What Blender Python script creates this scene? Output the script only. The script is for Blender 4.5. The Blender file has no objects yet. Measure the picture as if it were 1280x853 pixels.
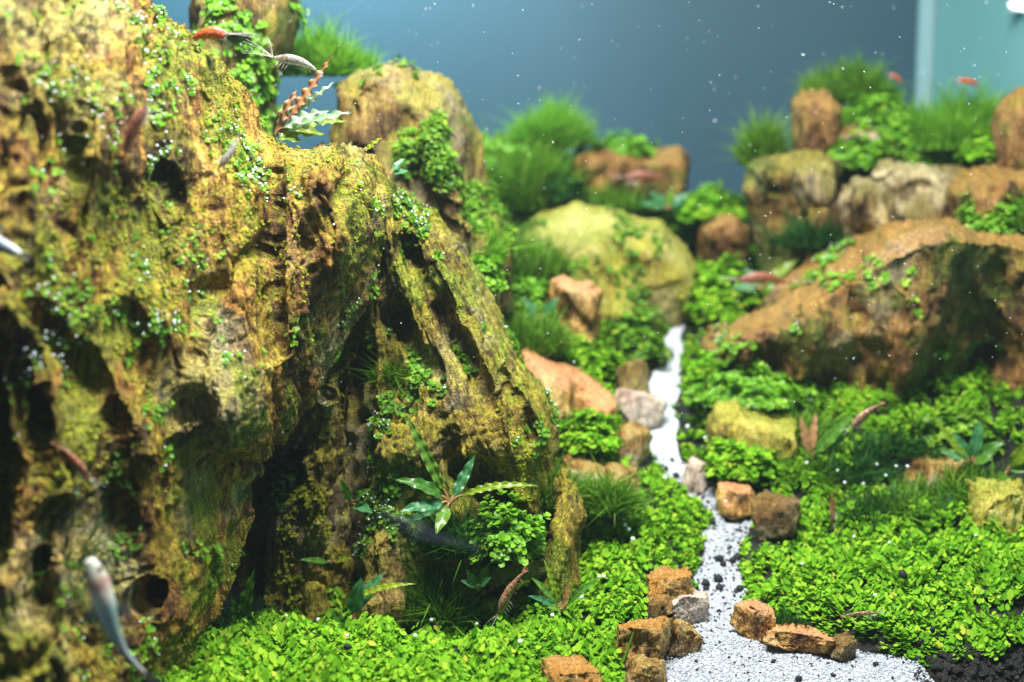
import bpy, bmesh, math, random
import numpy as np
from mathutils import Vector, Matrix

# ------------------------------------------------------------------ camera, light, exposure
# one unit = 10 cm (a nano landscape inside an aquarium)
SC = bpy.context.scene
COL = SC.collection
F_PX, CX, CY = 1758.0, 640.0, 426.5
PITCH = math.radians(8.0)
CAM_Z = 2.57
cam_d = bpy.data.cameras.new('camera')
cam = bpy.data.objects.new('camera', cam_d)
COL.objects.link(cam)
cam.location = (0, 0, CAM_Z)
cam.rotation_euler = (math.pi / 2 - PITCH, 0, 0)
cam_d.sensor_width = 36.0
cam_d.lens = 36.0 * F_PX / 1280.0
cam_d.clip_start = 0.05
cam_d.clip_end = 200
cam_d.dof.use_dof = True
cam_d.dof.focus_distance = 7.05
cam_d.dof.aperture_fstop = (cam_d.lens / 1000.0) / 0.105
SC.camera = cam

world = bpy.data.worlds.new('World')
SC.world = world
world.use_nodes = True
bg = world.node_tree.nodes['Background']
bg.inputs[0].default_value = (0.42, 0.62, 0.75, 1)
bg.inputs[1].default_value = 0.11

def area_lamp(name, loc, target, sx, sy, power, color):
    d = bpy.data.lights.new(name, 'AREA')
    d.shape = 'RECTANGLE'; d.size = sx; d.size_y = sy
    d.energy = power; d.color = color
    o = bpy.data.objects.new(name, d)
    COL.objects.link(o)
    o.location = loc
    v = Vector(target) - Vector(loc)
    o.rotation_euler = v.to_track_quat('-Z', 'Y').to_euler()
    return o
# the aquarium's LED lamp bar, hung over the tank a little in front of its middle
area_lamp('tank_lamp', (0.1, 5.1, 7.2), (0.2, 7.4, 0.8), 4.0, 0.7, 1680, (1.0, 0.985, 0.93))
# added unseen light over the back panel, makes the wall's brightness gradient
area_lamp('added_wall_light', (-1.9, 11.7, 5.8), (-1.7, 13.0, 2.7), 3.0, 0.4, 430, (0.62, 0.93, 1.0))

vs = SC.view_settings
vs.view_transform = 'Standard'; vs.look = 'None'; vs.exposure = 0.0; vs.gamma = 1.0
SC.render.engine = 'CYCLES'
cy = SC.cycles
cy.use_denoising = True
cy.max_bounces = 6; cy.diffuse_bounces = 3; cy.glossy_bounces = 2; cy.transmission_bounces = 4
cy.transparent_max_bounces = 6; cy.volume_bounces = 0
cy.caustics_reflective = False; cy.caustics_refractive = False
cy.sample_clamp_indirect = 4.0

rng = np.random.default_rng(7)
random.seed(7)

# ------------------------------------------------------------------ helpers: places
cP, sP = math.cos(PITCH), math.sin(PITCH)
def at(px, py, Y):
    """world point seen at photo pixel (px, py) and standing at distance Y"""
    dx = (px - CX) / F_PX; dy = (CY - py) / F_PX
    t = Y / (cP + dy * sP)
    return np.array([dx * t, Y, CAM_Z + t * (-sP + dy * cP)])
def row_of(Y, z):
    # image row of ground point
    dz = z - CAM_Z
    fwd = Y * cP - dz * sP; up = Y * sP + dz * cP
    return CY - F_PX * up / fwd
def ppd(Y):
    return F_PX / Y

# ------------------------------------------------------------------ helpers: noise
_perm = np.random.default_rng(1234).permutation(256)
_perm = np.concatenate([_perm, _perm, _perm])
_g = np.random.default_rng(99).normal(size=(256, 3)); _g /= np.linalg.norm(_g, axis=1)[:, None]
def perlin(p):
    p = np.asarray(p, dtype=np.float64)
    i = np.floor(p).astype(np.int64); f = p - i
    u = f * f * f * (f * (f * 6 - 15) + 10)
    i &= 255
    out = 0
    for dx in (0, 1):
        wx = u[:, 0] if dx else 1 - u[:, 0]
        for dy in (0, 1):
            wy = u[:, 1] if dy else 1 - u[:, 1]
            for dz in (0, 1):
                wz = u[:, 2] if dz else 1 - u[:, 2]
                h = _perm[_perm[_perm[(i[:, 0] + dx) & 255] + ((i[:, 1] + dy) & 255)] + ((i[:, 2] + dz) & 255)]
                g = _g[h]
                d = g[:, 0] * (f[:, 0] - dx) + g[:, 1] * (f[:, 1] - dy) + g[:, 2] * (f[:, 2] - dz)
                out = out + wx * wy * wz * d
    return out * 1.5
def fbm(p, octs=4, lac=2.03, gain=0.5):
    a, s, out = 1.0, 1.0, 0
    for k in range(octs):
        out = out + a * perlin(p * s + 17.3 * k)
        a *= gain; s *= lac
    return out
def ridged(p, octs=4, lac=2.1, gain=0.5):
    a, s, out, w = 1.0, 1.0, 0, 1.0
    for k in range(octs):
        n = 1 - np.abs(perlin(p * s + 11.7 * k)) * 2.0
        n = np.clip(n, 0, 1) ** 2
        out = out + a * n
        a *= gain; s *= lac
    return out

# ------------------------------------------------------------------ helpers: meshes
def mesh_np(name, V, F, mat=None, smooth=True, attrs=None, mats=None, midx=None):
    """V (n,3), F (m,k) one polygon size, or list of such arrays"""
    me = bpy.data.meshes.new(name)
    V = np.asarray(V, dtype=np.float32)
    Fs = F if isinstance(F, list) else [F]
    Fs = [np.asarray(f, dtype=np.int32) for f in Fs if len(f)]
    loops = np.concatenate([f.ravel() for f in Fs]) if Fs else np.zeros(0, np.int32)
    tot = np.concatenate([np.full(len(f), f.shape[1], np.int32) for f in Fs])
    start = np.concatenate([[0], np.cumsum(tot)[:-1]]).astype(np.int32)
    me.vertices.add(len(V)); me.vertices.foreach_set('co', V.ravel())
    me.loops.add(len(loops)); me.loops.foreach_set('vertex_index', loops)
    me.polygons.add(len(tot)); me.polygons.foreach_set('loop_start', start); me.polygons.foreach_set('loop_total', tot)
    if smooth:
        me.polygons.foreach_set('use_smooth', np.ones(len(tot), bool))
    if attrs:
        for k, a in attrs.items():
            at_ = me.attributes.new(k, 'FLOAT', 'POINT')
            at_.data.foreach_set('value', np.asarray(a, dtype=np.float32))
    for m in (mats or ([mat] if mat else [])):
        me.materials.append(m)
    if midx is not None:
        me.polygons.foreach_set('material_index', np.asarray(midx, np.int32))
    me.update(); me.validate()
    return me
def link(name, me, parent=None, loc=None, label=None, cat=None, group=None, kind=None):
    o = bpy.data.objects.new(name, me)
    COL.objects.link(o)
    if parent is not None: o.parent = parent
    if loc is not None: o.location = Vector([float(c) for c in loc])
    if label: o['label'] = label
    if cat: o['category'] = cat
    if group: o['group'] = group
    if kind: o['kind'] = kind
    return o
def thing(name, loc, label, cat, group=None):
    return link(name, None, None, loc, label, cat, group)
def normals_np(V, F):
    F = np.asarray(F)
    n = np.cross(V[F[:, 1]] - V[F[:, 0]], V[F[:, 2]] - V[F[:, 0]])
    if F.shape[1] == 4:
        n = np.cross(V[F[:, 2]] - V[F[:, 0]], V[F[:, 3]] - V[F[:, 1]])
    N = np.zeros_like(V)
    for k in range(F.shape[1]):
        np.add.at(N, F[:, k], n)
    return N / (np.linalg.norm(N, axis=1)[:, None] + 1e-12)
def subdiv(V, F, levels):
    if levels == 0: return V, F
    me = mesh_np('tmp', V, F)
    o = bpy.data.objects.new('tmp', me); COL.objects.link(o)
    m = o.modifiers.new('s', 'SUBSURF'); m.levels = levels; m.render_levels = levels
    dg = bpy.context.evaluated_depsgraph_get(); dg.update()
    e = o.evaluated_get(dg).to_mesh()
    nV = np.empty(len(e.vertices) * 3, np.float32); e.vertices.foreach_get('co', nV)
    nF = np.empty(len(e.loops), np.int32); e.loops.foreach_get('vertex_index', nF)
    nF = nF.reshape(-1, 4)
    o.evaluated_get(dg).to_mesh_clear()
    bpy.data.objects.remove(o); bpy.data.meshes.remove(me)
    return nV.reshape(-1, 3).astype(np.float64), nF
def surface_nets(F, org, h):
    nx, ny, nz = F.shape
    ins = F < 0
    cs = ins[:-1, :-1, :-1].astype(np.int8)
    acc = None
    for a, b, c in [(1,0,0),(0,1,0),(0,0,1),(1,1,0),(1,0,1),(0,1,1),(1,1,1)]:
        cs = cs + ins[a:nx-1+a, b:ny-1+b, c:nz-1+c]
    mixed = (cs > 0) & (cs < 8)
    idx = np.argwhere(mixed)
    vid = np.full(mixed.shape, -1, np.int64)
    vid[mixed] = np.arange(len(idx))
    corners = [(a, b, c) for a in (0, 1) for b in (0, 1) for c in (0, 1)]
    val = {c: F[idx[:, 0] + c[0], idx[:, 1] + c[1], idx[:, 2] + c[2]] for c in corners}
    S = np.zeros((len(idx), 3)); C = np.zeros(len(idx))
    for c in corners:
        for ax in range(3):
            if c[ax] == 0:
                d = list(c); d[ax] = 1; d = tuple(d)
                v0, v1 = val[c], val[d]
                m = (v0 < 0) != (v1 < 0)
                t = np.where(m, v0 / np.where(m, v0 - v1, 1), 0)
                p = np.tile(np.array(c, float), (len(idx), 1)); p[:, ax] = t
                S += p * m[:, None]; C += m
    V = (idx + S / np.maximum(C, 1)[:, None]) * h + org
    quads = []
    for ax in range(3):
        o1, o2 = [(1, 2), (2, 0), (0, 1)][ax]
        sl0 = [slice(None)] * 3; sl1 = [slice(None)] * 3
        sl0[ax] = slice(0, -1); sl1[ax] = slice(1, None)
        a = ins[tuple(sl0)]; b = ins[tuple(sl1)]
        e = np.argwhere(a != b)
        e = e[(e[:, o1] > 0) & (e[:, o2] > 0) & (e[:, o1] < mixed.shape[o1]) & (e[:, o2] < mixed.shape[o2])]
        sgn = a[e[:, 0], e[:, 1], e[:, 2]]
        def g(d1, d2):
            q = e.copy(); q[:, o1] -= d1; q[:, o2] -= d2
            return vid[q[:, 0], q[:, 1], q[:, 2]]
        q = np.stack([g(1, 1), g(0, 1), g(0, 0), g(1, 0)], 1)
        q[~sgn] = q[~sgn][:, ::-1]
        quads.append(q)
    Q = np.concatenate(quads)
    Q = Q[(Q >= 0).all(1)]
    return V, Q

# ------------------------------------------------------------------ materials
class NT:
    def __init__(self, name):
        self.m = bpy.data.materials.new(name); self.m.use_nodes = True
        self.t = self.m.node_tree; self.n = self.t.nodes
        self.p = self.n['Principled BSDF']; self.out = self.n['Material Output']
    def add(self, typ, **kw):
        nd = self.n.new(typ)
        for k, v in kw.items():
            if k.startswith('i_'):
                nd.inputs[k[2:].replace('_', ' ')].default_value = v
            else: setattr(nd, k, v)
        return nd
    def l(self, a, b): self.t.links.new(a, b)
    def ramp(self, fac, stops, interp='LINEAR'):
        r = self.n.new('ShaderNodeValToRGB'); cr = r.color_ramp; cr.interpolation = interp
        while len(cr.elements) < len(stops): cr.elements.new(0.5)
        for e, (p, c) in zip(cr.elements, stops):
            e.position = p; e.color = (c[0], c[1], c[2], 1) if not np.isscalar(c) else (c, c, c, 1)
        self.l(fac, r.inputs[0]); return r.outputs[0]
    def mix(self, fac, a, b, mode='MIX'):
        m = self.n.new('ShaderNodeMix'); m.data_type = 'RGBA'; m.blend_type = mode
        for sock, v in ((m.inputs[0], fac), (m.inputs[6], a), (m.inputs[7], b)):
            if hasattr(v, 'is_linked'): self.l(v, sock)
            elif np.isscalar(v): sock.default_value = v
            else: sock.default_value = (*v, 1)
        return m.outputs[2]
    def math(self, op, a, b=None, c=None):
        m = self.n.new('ShaderNodeMath'); m.operation = op
        for s, v in zip(m.inputs, (a, b, c)):
            if v is None: continue
            if hasattr(v, 'is_linked'): self.l(v, s)
            else: s.default_value = v
        return m.outputs[0]
    def coords(self, scale=(1, 1, 1), off=(0, 0, 0), use_fan=False):
        tc = self.n.new('ShaderNodeTexCoord')
        if use_fan: tc = self.n.new('ShaderNodeAttribute'); tc.attribute_name = 'grain_co'
        mp = self.n.new('ShaderNodeMapping')
        mp.inputs['Scale'].default_value = scale; mp.inputs['Location'].default_value = off
        self.l(tc.outputs['Vector' if use_fan else 'Object'], mp.inputs[0]); return mp.outputs[0]
    def noise(self, vec, scale, detail=4, rough=0.55, dist=0.0):
        nd = self.n.new('ShaderNodeTexNoise')
        nd.inputs['Scale'].default_value = scale; nd.inputs['Detail'].default_value = detail
        nd.inputs['Roughness'].default_value = rough; nd.inputs['Distortion'].default_value = dist
        self.l(vec, nd.inputs['Vector']); return nd.outputs['Fac']

def rock_mat(name, stops, algae=(0.20, 0.24, 0.015), alg_amt=0.5, streak=0.5, bump=0.6, seed=0, pale=(0.5, 0.45, 0.28), pale_amt=0.35, fine=1.0, use_fan=False, alg_up=0.16, algae2=None, dark=(0.045, 0.022, 0.008), dark_amt=0.6, sm=0.6, top=None, top_amt=0.0, grain=(1, 1, 0.18)):
    k = NT(name)
    off = (seed * 3.1, seed * 1.7, seed * 2.3)
    v = k.coords((1, 1, 1), off); vg = k.coords(grain, off, use_fan)
    n1 = k.noise(v, 1.9 * fine, 7, 0.6, 0.9)
    n2 = k.noise(vg, 9.0 * fine, 6, 0.6, 0.8)
    s = k.math('ADD', k.math('MULTIPLY', n1, 1 - 0.5 * streak), k.math('MULTIPLY', n2, 0.5 * streak))
    n0 = k.noise(v, 30 * fine, 4, 0.75)
    vs_ = k.coords((grain[0], grain[1], grain[2] * 0.5), off, use_fan)
    ng = k.noise(vs_, 46 * fine, 4, 0.7, 0.35)
    s = k.math('ADD', k.math('MULTIPLY', s, 0.74), k.math('ADD', k.math('MULTIPLY', n0, 0.13), k.math('MULTIPLY', ng, 0.13)))
    c = k.ramp(s, [(0.5 + (p_ - 0.5) * 0.5, c_) for p_, c_ in stops])
    nd_ = k.noise(vg, 2.4 * fine, 6, 0.62, 1.2)
    c = k.mix(k.math('MULTIPLY', k.ramp(nd_, [(0.52, 0.0), (0.60, 1.0)]), dark_amt), c, dark)
    # pale, bare mineral patches
    n3 = k.noise(v, 1.3 * fine, 5, 0.6, 0.4)
    pf = k.ramp(n3, [(0.53, 0.0), (0.62, 1.0)])
    c = k.mix(k.math('MULTIPLY', pf, pale_amt), c, pale)
    # algae film: follows the upward faces and its own patches
    geo = k.add('ShaderNodeNewGeometry')
    sp = k.add('ShaderNodeSeparateXYZ'); k.l(geo.outputs['Normal'], sp.inputs[0])
    n4 = k.noise(v, 3.3 * fine, 6, 0.65, 0.3)
    up = k.math('MULTIPLY_ADD', sp.outputs[2], alg_up, n4)
    af = k.ramp(up, [(0.50, 0.0), (0.60, 1.0)])
    c = k.mix(k.math('MULTIPLY', af, alg_amt), c, algae)
    if algae2:
        n6 = k.noise(v, 2.1 * fine, 6, 0.65, 0.5)
        c = k.mix(k.math('MULTIPLY', k.ramp(k.math('MULTIPLY_ADD', ng, 0.25, n6), [(0.64, 0.0), (0.70, 1.0)]), 0.8), c, algae2)
    if top:
        tf = k.ramp(k.math('MULTIPLY_ADD', n1, 0.8, sp.outputs[2]), [(0.75, 0.0), (1.05, 1.0)])
        c = k.mix(k.math('MULTIPLY', tf, top_amt), c, top)
    # fine speckle
    n5 = k.noise(v, 110 * fine, 2, 0.6)
    c = k.mix(1.0, c, k.ramp(n5, [(0.36, 0.5), (0.64, 1.5)]), 'MULTIPLY')
    c = k.mix(sm, c, k.ramp(ng, [(0.38, 0.35), (0.6, 1.5)]), 'MULTIPLY')
    k.l(c, k.p.inputs['Base Color'])
    k.p.inputs['Roughness'].default_value = 0.62
    k.p.inputs['Specular IOR Level'].default_value = 0.35
    bsum = k.math('ADD', k.math('MULTIPLY', n0, 0.7), k.math('ADD', k.math('MULTIPLY', n2, 0.9), k.math('MULTIPLY', ng, 0.7)))
    bsum = k.math('ADD', bsum, k.math('MULTIPLY', n5, 0.35))
    b = k.add('ShaderNodeBump', i_Strength=bump, i_Distance=0.03)
    k.l(bsum, b.inputs['Height']); k.l(b.outputs[0], k.p.inputs['Normal'])
    return k.m

def leaf_mat(name, stops, trans=0.35, rough=0.45, spec=0.35, tex=0.0):
    k = NT(name)
    a = k.add('ShaderNodeAttribute', attribute_name='tone')
    c = k.ramp(a.outputs['Fac'], stops)
    if tex > 0:
        v = k.coords()
        n = k.noise(v, 26, 4, 0.6)
        c = k.mix(1.0, c, k.ramp(n, [(0.3, 1 - tex), (0.7, 1 + tex)]), 'MULTIPLY')
    k.l(c, k.p.inputs['Base Color'])
    k.p.inputs['Roughness'].default_value = rough
    k.p.inputs['Specular IOR Level'].default_value = spec
    tr = k.add('ShaderNodeBsdfTranslucent'); k.l(c, tr.inputs[0])
    mx = k.add('ShaderNodeMixShader'); mx.inputs[0].default_value = trans
    k.l(k.p.outputs[0], mx.inputs[1]); k.l(tr.outputs[0], mx.inputs[2]); k.l(mx.outputs[0], k.out.inputs[0])
    return k.m
def plain(name, c, rough=0.6, spec=0.3, trans=0.0, alpha=1.0):
    k = NT(name); k.p.inputs['Base Color'].default_value = (*c, 1)
    k.p.inputs['Roughness'].default_value = rough; k.p.inputs['Specular IOR Level'].default_value = spec
    k.p.inputs['Alpha'].default_value = alpha
    return k.m

M = {}
OCH = [(0.28, (0.030, 0.013, 0.005)), (0.40, (0.14, 0.062, 0.012)), (0.50, (0.25, 0.115, 0.018)), (0.60, (0.37, 0.205, 0.032)), (0.74, (0.47, 0.36, 0.12))]
OLV = [(0.28, (0.030, 0.018, 0.005)), (0.42, (0.12, 0.078, 0.012)), (0.52, (0.23, 0.155, 0.020)), (0.62, (0.34, 0.25, 0.036)), (0.74, (0.46, 0.37, 0.12))]
BRN = [(0.26, (0.018, 0.010, 0.005)), (0.42, (0.085, 0.045, 0.012)), (0.54, (0.19, 0.115, 0.028)), (0.66, (0.31, 0.21, 0.055)), (0.80, (0.46, 0.35, 0.14))]
RUST = [(0.28, (0.05, 0.016, 0.006)), (0.42, (0.22, 0.075, 0.015)), (0.52, (0.46, 0.18, 0.028)), (0.62, (0.62, 0.30, 0.06)), (0.74, (0.70, 0.50, 0.22))]
TAN = [(0.28, (0.05, 0.022, 0.008)), (0.42, (0.30, 0.14, 0.035)), (0.52, (0.56, 0.33, 0.09)), (0.62, (0.66, 0.45, 0.17)), (0.74, (0.72, 0.60, 0.36))]
WHT = [(0.28, (0.26, 0.17, 0.13)), (0.44, (0.56, 0.42, 0.34)), (0.56, (0.70, 0.58, 0.50)), (0.70, (0.80, 0.73, 0.68))]
YEL = [(0.28, (0.10, 0.072, 0.012)), (0.42, (0.26, 0.195, 0.022)), (0.54, (0.40, 0.315, 0.04)), (0.66, (0.50, 0.42, 0.09)), (0.78, (0.60, 0.53, 0.24))]
M['rock_main'] = rock_mat('rock_main', OCH, algae=(0.27, 0.245, 0.009), alg_amt=0.5, alg_up=0.17, sm=0.9, streak=1.0, bump=1.0, pale=(0.42, 0.38, 0.20), pale_amt=0.7, use_fan=True, seed=1, grain=(1, 1, 0.16), dark_amt=0.9, algae2=(0.15, 0.185, 0.008))
M['rock_slope'] = rock_mat('rock_slope', OLV, algae=(0.27, 0.245, 0.010), alg_amt=0.6, alg_up=0.18, streak=0.8, bump=1.0, seed=2, use_fan=True, algae2=(0.17, 0.22, 0.010), dark_amt=0.85, sm=0.8)
M['rock_column'] = rock_mat('rock_column', OLV, algae=(0.36, 0.36, 0.03), alg_amt=0.5, streak=1.0, bump=0.9, seed=3, pale=(0.5, 0.46, 0.26), pale_amt=0.6, grain=(1, 1, 0.1))
M['rock_brown'] = rock_mat('rock_brown', BRN, algae=(0.30, 0.27, 0.03), alg_amt=0.6, algae2=(0.07, 0.11, 0.012), streak=0.7, bump=0.8, seed=4, grain=(1, 1, 0.4), sm=0.4)
M['rock_rust'] = rock_mat('rock_rust', TAN, algae=(0.50, 0.20, 0.03), alg_amt=0.35, streak=1.0, bump=1.0, seed=5, fine=1.7, pale=(0.70, 0.58, 0.36), pale_amt=0.5, top=(0.55, 0.23, 0.03), top_amt=0.5, grain=(1, 1, 0.16), sm=0.45, dark_amt=0.5)
M['rock_tan'] = rock_mat('rock_tan', TAN, algae=(0.30, 0.26, 0.03), alg_amt=0.15, streak=1.0, bump=1.0, seed=6, fine=1.7, pale=(0.74, 0.64, 0.45), pale_amt=0.85, grain=(1, 1, 0.16), sm=0.35, dark_amt=0.15)
M['rock_white'] = rock_mat('rock_white', WHT, algae=(0.5, 0.4, 0.3), alg_amt=0.3, streak=0.6, bump=0.6, seed=7, fine=2.0, pale=(0.75, 0.7, 0.66), sm=0.2, dark_amt=0.1)
M['rock_yellow'] = rock_mat('rock_yellow', YEL, algae=(0.30, 0.31, 0.03), alg_amt=0.55, streak=0.5, bump=0.7, seed=8, pale=(0.58, 0.50, 0.24), pale_amt=0.6, sm=0.35, dark=(0.15, 0.13, 0.02), dark_amt=0.6, grain=(1, 1, 0.4), algae2=(0.24, 0.26, 0.03))
RBR = [(0.26, (0.020, 0.009, 0.004)), (0.42, (0.10, 0.043, 0.012)), (0.54, (0.22, 0.105, 0.028)), (0.66, (0.34, 0.19, 0.055)), (0.80, (0.46, 0.33, 0.14))]
M['rock_right'] = rock_mat('rock_right', RBR, algae=(0.34, 0.28, 0.03), alg_amt=0.5, algae2=(0.10, 0.12, 0.012), streak=0.9, bump=0.8, seed=9, top=(0.34, 0.145, 0.04), top_amt=0.5, grain=(1, 1, 0.3), sm=0.55, dark_amt=0.8)
M['rock_umber'] = rock_mat('rock_umber', BRN, algae=(0.36, 0.20, 0.05), alg_amt=0.4, streak=0.8, bump=1.0, seed=12, fine=1.6, pale=(0.6, 0.5, 0.35), pale_amt=0.4, sm=0.4, dark_amt=0.5)
M['rock_grey'] = rock_mat('rock_grey', BRN, algae=(0.20, 0.17, 0.05), alg_amt=0.7, streak=0.5, bump=0.8, seed=13, pale=(0.62, 0.52, 0.30), pale_amt=0.85, sm=0.4, dark=(0.06, 0.04, 0.02), dark_amt=0.6)
M['rock_post'] = rock_mat('rock_post', BRN, algae=(0.30, 0.26, 0.03), alg_amt=0.6, streak=1.0, bump=0.9, seed=14, grain=(1, 1, 0.14), sm=0.75, dark_amt=0.7, algae2=(0.08, 0.12, 0.012))
M['rock_pink'] = rock_mat('rock_pink', TAN, algae=(0.3, 0.25, 0.03), alg_amt=0.2, streak=0.6, bump=0.7, seed=10, top=(0.60, 0.26, 0.12), top_amt=0.75, sm=0.3, dark_amt=0.3)

M['carpet'] = leaf_mat('carpet_leaf', [(0.0, (0.045, 0.19, 0.006)), (0.5, (0.17, 0.41, 0.018)), (0.93, (0.38, 0.60, 0.04)), (0.97, (0.46, 0.52, 0.06))], 0.3, 0.75, 0.06)
M['bush'] = leaf_mat('bush_leaf', [(0.0, (0.06, 0.20, 0.01)), (0.5, (0.16, 0.40, 0.02)), (1.0, (0.32, 0.56, 0.05))], 0.35, 0.45, 0.3)
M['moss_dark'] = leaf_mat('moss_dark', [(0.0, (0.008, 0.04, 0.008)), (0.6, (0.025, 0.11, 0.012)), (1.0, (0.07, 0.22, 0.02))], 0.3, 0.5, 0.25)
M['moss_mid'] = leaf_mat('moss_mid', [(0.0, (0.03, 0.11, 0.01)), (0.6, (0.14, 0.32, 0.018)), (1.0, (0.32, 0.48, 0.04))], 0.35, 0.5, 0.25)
M['moss_bright'] = leaf_mat('moss_bright', [(0.0, (0.06, 0.24, 0.015)), (0.6, (0.20, 0.46, 0.03)), (1.0, (0.36, 0.58, 0.06))], 0.4, 0.5, 0.25)
M['moss_yellow'] = leaf_mat('moss_yellow', [(0.0, (0.12, 0.14, 0.008)), (0.6, (0.30, 0.33, 0.012)), (1.0, (0.50, 0.50, 0.03))], 0.35, 0.5, 0.25)
M['leaf_green'] = leaf_mat('plant_leaf_green', [(0.0, (0.025, 0.09, 0.014)), (0.5, (0.06, 0.19, 0.022)), (1.0, (0.20, 0.34, 0.035))], 0.3, 0.35, 0.45, 0.35)
M['leaf_teal'] = leaf_mat('plant_leaf_teal', [(0.0, (0.02, 0.09, 0.035)), (0.5, (0.05, 0.20, 0.075)), (1.0, (0.15, 0.34, 0.14))], 0.3, 0.35, 0.45, 0.35)
M['leaf_lime'] = leaf_mat('plant_leaf_lime', [(0.0, (0.08, 0.17, 0.01)), (0.5, (0.20, 0.31, 0.015)), (1.0, (0.38, 0.44, 0.04))], 0.35, 0.35, 0.45, 0.3)
M['leaf_brown'] = leaf_mat('plant_leaf_brown', [(0.0, (0.16, 0.06, 0.02)), (0.5, (0.36, 0.17, 0.07)), (1.0, (0.52, 0.32, 0.18))], 0.3, 0.4, 0.4, 0.3)
M['leaf_silver'] = leaf_mat('plant_leaf_silver', [(0.0, (0.10, 0.24, 0.10)), (0.5, (0.28, 0.44, 0.24)), (1.0, (0.55, 0.66, 0.48))], 0.3, 0.35, 0.45, 0.55)
M['stem'] = plain('plant_stem', (0.22, 0.14, 0.05), 0.5)
M['stem_green'] = plain('plant_stem_green', (0.14, 0.22, 0.04), 0.5)

def bubble_mat():
    k = NT('air_bubble')
    k.p.inputs['Base Color'].default_value = (0.86, 0.93, 1.0, 1)
    k.p.inputs['Roughness'].default_value = 0.08
    k.p.inputs['Specular IOR Level'].default_value = 0.9
    k.p.inputs['Coat Weight'].default_value = 1.0
    return k.m
M['bubble'] = bubble_mat()
M['speck'] = plain('water_speck', (0.85, 0.9, 0.92), 0.5)
M['granule'] = plain('soil_granule', (0.012, 0.013, 0.016), 0.7, 0.3)

def sand_mat():
    k = NT('white_sand'); v = k.coords()
    n = k.noise(v, 150, 2, 0.7); n2 = k.noise(v, 2.5, 4, 0.6)
    c = k.ramp(n, [(0.35, (0.26, 0.29, 0.34)), (0.5, (0.44, 0.475, 0.53)), (0.65, (0.60, 0.63, 0.68))])
    c = k.mix(k.ramp(n2, [(0.55, 0.0), (0.75, 0.25)]), c, (0.45, 0.47, 0.5))
    k.l(c, k.p.inputs['Base Color']); k.p.inputs['Roughness'].default_value = 0.7
    b = k.add('ShaderNodeBump', i_Strength=0.35, i_Distance=0.008); k.l(n, b.inputs['Height']); k.l(b.outputs[0], k.p.inputs['Normal'])
    return k.m
M['sand'] = sand_mat()
M['grain'] = leaf_mat('sand_grain', [(0.0, (0.25, 0.275, 0.315)), (0.5, (0.41, 0.445, 0.50)), (1.0, (0.66, 0.69, 0.74))], 0.15, 0.4, 0.5)
def soil_mat():
    k = NT('dark_soil'); v = k.coords()
    n = k.noise(v, 30, 4, 0.7)
    k.l(k.ramp(n, [(0.35, (0.004, 0.004, 0.004)), (0.65, (0.020, 0.017, 0.015))]), k.p.inputs['Base Color'])
    b = k.add('ShaderNodeBump', i_Strength=1.0, i_Distance=0.05); k.l(n, b.inputs['Height']); k.l(b.outputs[0], k.p.inputs['Normal'])
    return k.m
M['soil'] = soil_mat()

# ------------------------------------------------------------------ the ground: soil bed rising to the back, white sand path in it
_ZY = np.array([[0, -0.1], [5.5, -0.08], [6.3, -0.03], [6.8, 0.03], [7.2, 0.10], [7.8, 0.25], [8.5, 0.55], [9.2, 0.95], [10.0, 1.30], [10.6, 1.48], [11.5, 1.45], [13.2, 1.2]])
def zpath(Y): return np.interp(Y, _ZY[:, 0], _ZY[:, 1])
_ys = np.linspace(5.6, 11.0, 400)
_rows = np.array([row_of(y, zpath(y)) for y in _ys])
def y_of_row(r): return np.interp(-r, -_rows, _ys)
PATH = [(900, 790, 1180), (850, 815, 1158), (825, 828, 1140), (808, 842, 1068), (790, 852, 985), (765, 876, 928), (740, 880, 934), (715, 872, 926), (690, 876, 920), (665, 886, 934), (645, 893, 946), (622, 868, 924), (600, 838, 886), (580, 824, 858), (555, 813, 842), (520, 802, 838), (480, 808, 847), (440, 823, 849), (405, 839, 857), (388, 853, 866), (376, 862, 868)]
_pY = np.array([y_of_row(r[0]) for r in PATH]); _pY[0] = 5.6
_pL = np.array([(r[1] - CX) / F_PX * y * 1.0 for r, y in zip(PATH, _pY)])
_pR = np.array([(r[2] - CX) / F_PX * y * 1.0 for r, y in zip(PATH, _pY)])
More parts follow.
